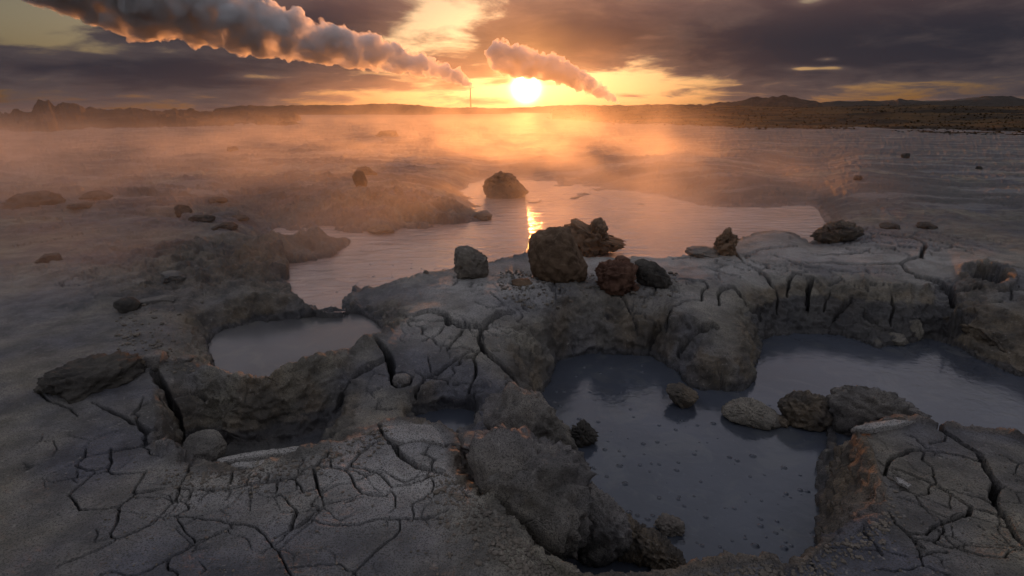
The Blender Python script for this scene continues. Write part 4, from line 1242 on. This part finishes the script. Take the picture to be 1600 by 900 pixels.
# ---------------------------------------------------------------- loose crumbs of mud
def crumbs():
    g = np.random.default_rng(5)
    V0_, F0_ = ico(1)
    pts = []
    def along(pts_px, n, spread, back):
        L = np.array(W(pts_px))
        for k in range(n):
            i = g.integers(0, len(L) - 1); t = g.random()
            p = L[i] + (L[i + 1] - L[i]) * t
            kk = p[:2] / np.linalg.norm(p[:2])
            q = p[:2] - kk * abs(g.normal()) * spread * back + g.normal(size=2) * spread * .25
            pts.append((q[0], q[1], abs(g.normal()) * .004 + .0025))
    along(left_rim, 1100, .16, 1)
    along(front_rim, 900, .10, 1)
    along(right_rim[2:], 500, .10, 1)
    along(crest_left, 500, .06, 1)
    along(plate_edge[:9], 500, .10, 1)
    for k in range(1500):
        px, py = g.uniform(150, 1600), g.uniform(700, 930)
        p = unproj(px, py, 0.0); pts.append((p[0], p[1], abs(g.normal()) * .002 + .0015))
    for k in range(700):
        px, py = g.uniform(780, 1060), g.uniform(425, 470)
        p = unproj(px, py, 0.03); pts.append((p[0], p[1], abs(g.normal()) * .008 + .003))
    for k in range(500):
        px, py = g.uniform(180, 320), g.uniform(430, 570)
        p = unproj(px, py, 0.0); pts.append((p[0], p[1], abs(g.normal()) * .007 + .003))
    pts = np.array(pts)
    z = ground_z(pts[:, 0], pts[:, 1], HG)
    ok = z > -.12
    pts, z = pts[ok], z[ok]
    n = len(pts)
    sc = g.uniform(.7, 1.3, (n, 1, 3)) * pts[:, 2][:, None, None]
    jig = 1 + g.normal(size=(n, len(V0_), 1)) * .16
    V = V0_[None] * jig * sc * np.array([1, 1, .75])
    V[..., 0] += pts[:, 0][:, None]; V[..., 1] += pts[:, 1][:, None]; V[..., 2] += (z + pts[:, 2] * .35)[:, None]
    F = (F0_[None] + (np.arange(n) * len(V0_))[:, None, None]).reshape(-1, 3)
    o = mesh_obj('mud_crumbs', V.reshape(-1, 3), F, ROCK_GREY, smooth=False)
    tag(o, 'loose crumbs of dried mud strewn on the crust along the pool rims', 'crumbs', kind='stuff')


crumbs()

# ---------------------------------------------------------------- ridges and heath towards the horizon
LAVA = rock_material('dark_lava', (0.035, 0.026, 0.020), (0.06, 0.045, 0.032), (0.085, 0.06, 0.04), .3, .08)
def heath_material(name, c1, c2, c3):
    m, t = material(name)
    sp = t.sep(t.n('ShaderNodeNewGeometry').outputs['Position'])
    n1 = t.noise(t.xyz(t.mul(sp[0], .05), t.mul(sp[1], .16), 0.0), 1.0, 5, .62)
    n2 = t.noise(t.xyz(t.mul(sp[0], .5), sp[1], sp[2]), 1.2, 4, .6)
    col = t.mix(t.smooth(n1, .40, .60), c1, c2)
    col = t.mix(t.mul(t.smooth(n2, .45, .65), .3), col, c3)
    finish(t, col, .95, n2, .5, .1, .1)
    return m


HEATH = heath_material('heath_soil', (0.028, 0.019, 0.012), (0.12, 0.066, 0.025), (0.045, 0.032, 0.018))


def ridge(name, skyline, dist, thick, mat, rough=.5, step=3.0, seed=0, m=26):
    """a long mound whose crest shows as the given skyline when seen from the camera"""
    sk = np.array(skyline, float)
    px = np.arange(sk[0, 0], sk[-1, 0] + .1, step)
    py = np.interp(px, sk[:, 0], sk[:, 1])
    n = len(px)
    D = np.stack([ray(a, b) for a, b in zip(px, py)])
    D = D / np.hypot(D[:, 0], D[:, 1])[:, None]
    rr = dist + fbm(px * .01 + seed, px * 0 + seed, octv=3) * thick * .3
    top = CAM_H + D[:, 2] * rr
    e = np.minimum(np.arange(n), np.arange(n)[::-1]) / 8.0
    top = top * np.clip(e, .02, 1) ** .5
    t = np.linspace(-1, 1, m)
    V = []
    for k in t:
        r = rr + k * thick * (1.6 if k < 0 else 1.0)
        prof = (1 - abs(k) ** 1.3) if abs(k) > 1e-6 else 1.0
        X = D[:, 0] * r; Y = D[:, 1] * r
        q_ = 30.0 / dist
        nz = (fbm(X * .3 * q_ + seed, Y * .3 * q_, octv=5, gain=.62) + .5 * fbm(X * 1.6 * q_, Y * 1.6 * q_ + seed, octv=3, gain=.6)) * rough * (1.1 - .5 * abs(k))
        Z = top * prof + nz * np.clip(prof * 3, 0, 1) - .4
        # keep the roughness from lifting the skyline far above the crest
        Z = np.minimum(Z, top + np.abs(nz) * .6)
        V.append(np.stack([X, Y, Z], 1))
    V = np.concatenate(V)
    o = mesh_obj(name, V, grid_faces(m, n), mat)
    tag(o, kind='structure')
    return o


ridge('ridge', [(-400, 168), (-150, 165), (0, 171), (48, 170), (55, 155), (75, 154), (83, 161), (100, 159), (122, 161), (132, 166), (160, 165), (175, 167), (205, 166), (230, 172), (275, 170), (300, 173), (345, 176), (400, 176), (470, 178)],
      95, 30, LAVA, 1.0, 1.2, 3.0)
ridge('ridge', [(330, 168), (400, 166), (450, 165), (500, 162), (560, 161), (600, 161), (650, 163), (690, 167), (740, 169), (800, 170)], 260, 60, LAVA, 1.2, 2.0, 9.0)
ridge('ridge', [(690, 169), (740, 167), (790, 168), (850, 166), (900, 164), (930, 162), (990, 164), (1040, 163), (1100, 165)], 330, 60, LAVA, 1.2, 2.0, 14.0)
ridge('knoll', [(985, 167), (1050, 162), (1100, 158), (1120, 155), (1150, 155), (1180, 151), (1200, 151), (1225, 147), (1250, 150), (1275, 156), (1285, 163), (1300, 169)], 170, 22, LAVA, 1.5, 1.5, 21.0)
ridge('ridge', [(1240, 164), (1290, 159), (1350, 158), (1400, 155), (1405, 153), (1412, 156), (1450, 156), (1500, 154), (1545, 149), (1580, 149), (1600, 152), (1700, 150), (1900, 156)], 420, 70, LAVA, 1.5, 2.0, 31.0)


def heath():
    px = np.arange(860, 1960, 3.0)
    d = np.geomspace(32, 240, 120)
    PXX, DD = np.meshgrid(px, d)
    a = (PXX - 800) / FPX
    X = a * DD; Y = DD * 1.0
    start = np.interp(px, [860, 960, 1100, 1300, 1600, 1960], [95, 58, 50, 46, 36, 33])[None]
    start = start + fbm(X * .12, Y * .12, octv=4, gain=.6) * 14
    t = sstep(DD, start, start + 80)
    z = -.3 + .3 * sstep(DD, start - 4, start + 1) + t * 1.9
    z += (fbm(X * .07, Y * .07, octv=4) * .9 * t + fbm(X * .16, Y * .4, octv=4, gain=.6) * .13) * sstep(DD, start - 2, start + 6)
    z = z - 2.5 * sstep(DD, 180, 240)
    o = mesh_obj('heath', np.stack([X, Y, z], -1).reshape(-1, 3), grid_faces(*X.shape), HEATH)
    tag(o, kind='structure')
    # tufts of dry grass
    g = np.random.default_rng(3)
    V = []; n = 12000
    r = g.integers(8, 112, n); c = g.integers(0, len(px), n)
    dd = d[r]; ok = dd > start[r, c] + 2
    r, c = r[ok], c[ok]; n = len(r)
    bx = X[r, c] + g.normal(size=n) * .6; by = Y[r, c] + g.normal(size=n) * .8; bz = z[r, c] - .08
    hh = g.uniform(.05, .14, n) * (1 + d[r] / 200)
    tri = []
    for k in range(4):
        an = g.uniform(0, 6.28, n); w = hh * .9; lean = g.normal(size=(2, n)) * hh * .35
        p0 = np.stack([bx + np.cos(an) * w, by + np.sin(an) * w, bz], 1); p1 = np.stack([bx - np.cos(an) * w, by - np.sin(an) * w, bz], 1)
        p2 = np.stack([bx + lean[0], by + lean[1], bz + hh], 1)
        tri.append(np.stack([p0, p1, p2], 1))
    T = np.concatenate(tri).reshape(-1, 3)
    go = mesh_obj('dry_grass', T, np.arange(len(T)).reshape(-1, 3), GRASS, smooth=False)
    tag(go, 'tufts of dry brown grass on the heath beyond the flats', 'grass', kind='stuff')


GRASS = heath_material('dry_grass', (0.045, 0.030, 0.017), (0.14, 0.08, 0.03), (0.07, 0.05, 0.024))
heath()

# ---------------------------------------------------------------- chimney under the left plume
STEEL, _t = material('weathered_steel')
_p = _t.n('ShaderNodeNewGeometry').outputs['Position']
_b = finish(_t, _t.mix(_t.noise(_p, 1.5, 4), (0.14, 0.13, 0.12), (0.22, 0.2, 0.18)), 0.6)
_b.inputs['Metallic'].default_value = 0.4


def lathe(name, prof, mat, parent, n=16):
    V = []; F = []
    for r, z in prof:
        V += [(r * math.cos(2 * math.pi * k / n), r * math.sin(2 * math.pi * k / n), z) for k in range(n)]
    for i in range(len(prof) - 1):
        for k in range(n):
            F.append((i * n + k, i * n + (k + 1) % n, (i + 1) * n + (k + 1) % n, (i + 1) * n + k))
    return mesh_obj(name, V, F, mat, parent)


PL_D = 620.0
chim = bpy.data.objects.new('chimney', None)
COL.objects.link(chim)
cd_ = ray(735.5, 168)
chim.location = (cd_[0] / cd_[1] * PL_D, PL_D, 0)
tag(chim, 'thin tall steam chimney on the horizon under the left plume', 'chimney')
TOPZ = CAM_H + 30 / FPX * PL_D
lathe('stack', [(.9, -1), (.8, TOPZ * .3), (.62, TOPZ * .7), (.5, TOPZ - .6), (.42, TOPZ - .6), (.4, TOPZ - 3)], STEEL, chim)
lathe('collar', [(.5, TOPZ - 1.2), (.78, TOPZ - 1.1), (.78, TOPZ - .5), (.5, TOPZ - .45)], STEEL, chim)
lathe('base', [(2.4, -1), (2.4, 2.0), (2.0, 2.5), (.85, 2.6)], STEEL, chim)


# ---------------------------------------------------------------- steam plumes
def plume(path, d0, d1, label, seed, density, vox):
    g = np.random.default_rng(seed)
    P = np.array(path, float)
    # sample the path evenly relative to its radius
    S = []
    for i in range(len(P) - 1):
        L = np.hypot(*(P[i + 1, :2] - P[i, :2])); n = max(1, int(L / (.38 * P[i, 2])))
        for k in range(n): S.append(P[i] + (P[i + 1] - P[i]) * k / n)
    S = np.array(S)
    spheres = []
    for i, (px, py, r) in enumerate(S):
        y = d0 + (d1 - d0) * i / len(S)
        dr = ray(px, py); c = dr / dr[1] * y; c[2] += CAM_H
        rm = r * y / FPX
        spheres.append((c + g.normal(size=3) * rm * .06, rm * .80))
        for k in range(9):
            n1 = g.normal(size=3); n1[2] += .25; n1 /= np.linalg.norm(n1)
            r1 = rm * g.uniform(.16, .46) * (.6 if n1[2] < -.25 else 1.0); c1 = c + n1 * rm * g.uniform(.62, .86)
            spheres.append((c1, r1))
            for q in range(5):
                n2 = n1 + g.normal(size=3) * .7; n2 /= np.linalg.norm(n2)
                spheres.append((c1 + n2 * r1 * .9, r1 * g.uniform(.25, .5)))
    Vb, Fb = ico(3)
    Vs, Fs = ico(2)
    VV = []; FF = []; off = 0
    for c, r in spheres:
        a, b = (Vb, Fb) if r > 8 else (Vs, Fs)
        VV.append(a * r + c); FF.append(b + off); off += len(a)
    base = np.array(spheres[0][0])
    tmp = mesh_obj('steam_tmp', np.concatenate(VV) - base, np.concatenate(FF), STEAM)
    md = tmp.modifiers.new('r', 'REMESH'); md.mode = 'VOXEL'; md.voxel_size = vox; md.use_smooth_shade = True
    dg = bpy.context.evaluated_depsgraph_get()
    me = bpy.data.meshes.new_from_object(tmp.evaluated_get(dg))
    bpy.data.objects.remove(tmp)
    co = np.empty(len(me.vertices) * 3, np.float32); me.vertices.foreach_get('co', co); co = co.reshape(-1, 3)
    no = np.empty(len(me.vertices) * 3, np.float32); me.vertices.foreach_get('normal', no); no = no.reshape(-1, 3)
    co = co + no * (fbm(co[:, 0] * .12, co[:, 1] * .12, co[:, 2] * .12, octv=4, gain=.65) * vox * 2.6)[:, None]
    me.vertices.foreach_set('co', co.ravel().astype(np.float32))
    m, t = material('steam')
    pv = t.n('ShaderNodeVolumePrincipled')
    pv.inputs['Color'].default_value = (.995, .99, .985, 1)
    # torn, uneven vapour rather than a solid body
    pn_ = t.noise(t.n('ShaderNodeNewGeometry').outputs['Position'], .075, 4, .62, .5)
    t.put(pv.inputs['Density'], t.mul(t.smooth(pn_, .36, .60), density))
    m.cycles.volume_step_rate = .16
    pv.inputs['Anisotropy'].default_value = .55
    out = t.n('ShaderNodeOutputMaterial')
    t.t.links.new(pv.outputs[0], out.inputs['Volume'])
    m.volume_intersection_method = 'FAST' if hasattr(m, 'volume_intersection_method') else None
    me.materials.clear(); me.materials.append(m)
    o = bpy.data.objects.new('steam_plume', me)
    COL.objects.link(o)
    o.location = base
    tag(o, label, 'steam plume')
    return o


STEAM, _ = material('steam_tmp')
plume([(736, 134, 3.5), (724, 126, 8), (705, 118, 13), (685, 112, 13.1), (660, 104, 15.5), (630, 97, 19.4), (600, 89, 24.0), (570, 82, 26.3), (535, 76, 29.4), (500, 68, 32.5), (465, 60, 37.2), (430, 50, 41.8), (390, 42, 44.9), (350, 32, 48.0), (300, 24, 52.6), (250, 10, 55.7), (190, -8, 58.1), (120, -30, 61.9), (40, -60, 65.8)],
      PL_D, 470, 'large billowing steam plume rising from the chimney to the upper left', 12, .42, 1.1)
plume([(967, 161, 2.5), (959, 155, 5), (946, 148, 8), (930, 140, 11), (912, 130, 15), (895, 122, 17), (878, 114, 19), (860, 108, 20), (840, 106, 20),
       (820, 102, 21), (800, 98, 24), (780, 92, 25), (765, 88, 20)],
      640, 600, 'smaller steam plume rising from the horizon and drifting across the sun', 8, .55, 0.8)


# ---------------------------------------------------------------- mist over the hot ground
def volume_box(name, lo, hi):
    V = [(x, y, z) for x in (lo[0], hi[0]) for y in (lo[1], hi[1]) for z in (lo[2], hi[2])]
    F = [(0, 1, 3, 2), (4, 6, 7, 5), (0, 4, 5, 1), (2, 3, 7, 6), (0, 2, 6, 4), (1, 5, 7, 3)]
    m, t = material(name)
    o = mesh_obj(name, V, F, m, smooth=False)
    return o, m, t


def mist():
    o, m, t = volume_box('mist', (-95, 4.0, -.5), (22, 115, 5.0))
    pos = t.n('ShaderNodeNewGeometry').outputs['Position']
    x, y, z = t.sep(pos)
    zp = t.m('MAXIMUM', z, 0.0)
    n = t.noise(t.vm('MULTIPLY', pos, (.55, .35, .9)), 1.0, 2, .55, .0)
    nb = t.noise(t.vm('MULTIPLY', pos, (.06, .04, .10)), 1.0, 1, .5, .0)
    # top of the layer is ragged
    mid = t.exp(t.mul(t.m('POWER', t.m('ABSOLUTE', t.div(t.add(x, t.mul(y, .05)), t.mul(y, .28))), 2.0), -1.0))
    hs = t.add(.3, t.mul(t.smooth(nb, .35, .65), t.add(.35, t.mul(mid, .7))))
    fall = t.exp(t.mul(t.div(zp, hs), -1.0))
    puff = t.smooth(n, .36, .68)
    near_ = t.smooth(t.add(y, t.mul(t.m('MAXIMUM', t.mul(x, -1.0), 0.0), .33)), 5.2, 7.6)
    far_ = t.sub(1.0, t.smooth(y, 40.0, 112.0))
    edge = t.add(5.2, t.mul(y, .09))
    side = t.sub(1.0, t.smooth(x, t.sub(edge, 3.5), t.add(edge, 2.0)))
    lft = t.smooth(x, -92.0, -45.0)
    dens = t.mul(t.mul(t.mul(fall, puff), t.mul(near_, far_)), t.mul(side, lft))
    # thickest over the pools, thinner out on the plain
    amount = t.add(MIST_FAR, t.mul(t.sub(1.0, t.smooth(y, 10.0, 40.0)), MIST_NEAR))
    dens = t.mul(dens, amount)
    pv = t.n('ShaderNodeVolumePrincipled')
    pv.inputs['Color'].default_value = (.97, .92, .86, 1)
    pv.inputs['Anisotropy'].default_value = .70
    t.put(pv.inputs['Density'], dens)
    out = t.n('ShaderNodeOutputMaterial')
    t.t.links.new(pv.outputs[0], out.inputs['Volume'])
    o.data.materials[0].cycles.volume_step_rate = .3
    tag(o, 'low drifting steam over the pools and the flats at left', 'mist', kind='stuff')


MIST_NEAR, MIST_FAR = .18, .027
mist()


# ---------------------------------------------------------------- steam drifting between the plumes, far out
def veil():
    """a thin drift of steam under the left plume and round the sun"""
    d = 560.0
    a, b = ray(330, 40), ray(1010, 178)
    o, m, t = volume_box('steam_drift', (a[0] / a[1] * d, d - 60, 0.0), (b[0] / b[1] * d, d + 60, CAM_H + 125 / FPX * d))
    pos = t.n('ShaderNodeNewGeometry').outputs['Position']
    x, y, z = t.sep(pos)
    n = t.noise(t.vm('MULTIPLY', pos, (.018, .018, .030)), 1.0, 4, .6, .8)
    # distance below the line of the plume
    xs = t.div(t.sub(x, -115.0), 95.0)
    env = t.exp(t.mul(t.m('POWER', t.m('ABSOLUTE', xs), 2.0), -1.0))
    topz = t.sub(52.0, t.mul(t.m('ABSOLUTE', t.add(x, 70.0)), .10))
    env = t.mul(env, t.sub(1.0, t.smooth(z, t.sub(topz, 34.0), topz)))
    env = t.mul(env, t.sub(1.0, t.smooth(t.m('ABSOLUTE', t.sub(y, d)), 20.0, 58.0)))
    dens = t.mul(t.mul(env, t.smooth(n, .34, .66)), .0045)
    pv = t.n('ShaderNodeVolumePrincipled')
    pv.inputs['Color'].default_value = (.97, .92, .86, 1)
    pv.inputs['Anisotropy'].default_value = .75
    t.put(pv.inputs['Density'], dens)
    out = t.n('ShaderNodeOutputMaterial')
    t.t.links.new(pv.outputs[0], out.inputs['Volume'])
    m.cycles.volume_step_rate = .5
    tag(o, 'thin drift of orange steam under the left plume and around the sun', 'steam', kind='stuff')


veil()


def far_steam():
    """a low bank of steam in front of the far ridge at right"""
    d = 330.0
    a, b = ray(1360, 168), ray(1760, 168)
    o, m, t = volume_box('steam_bank', (a[0] / a[1] * d, d - 25, 0.0), (b[0] / b[1] * d, d + 25, 9.0))
    pos = t.n('ShaderNodeNewGeometry').outputs['Position']
    x, y, z = t.sep(pos)
    n = t.noise(t.vm('MULTIPLY', pos, (.03, .03, .12)), 1.0, 3, .6)
    env = t.mul(t.smooth(x, a[0] / a[1] * d, a[0] / a[1] * d + 50), t.sub(1.0, t.smooth(z, 2.5, 8.5)))
    env = t.mul(env, t.sub(1.0, t.smooth(t.m('ABSOLUTE', t.sub(y, d)), 8.0, 25.0)))
    pv = t.n('ShaderNodeVolumePrincipled')
    pv.inputs['Color'].default_value = (.97, .96, .96, 1)
    t.put(pv.inputs['Density'], t.mul(t.mul(env, t.smooth(n, .36, .62)), .03))
    out = t.n('ShaderNodeOutputMaterial')
    t.t.links.new(pv.outputs[0], out.inputs['Volume'])
    m.cycles.volume_step_rate = .6
    tag(o, 'low pale bank of steam lying before the far ridge at right', 'steam', kind='stuff')


far_steam()
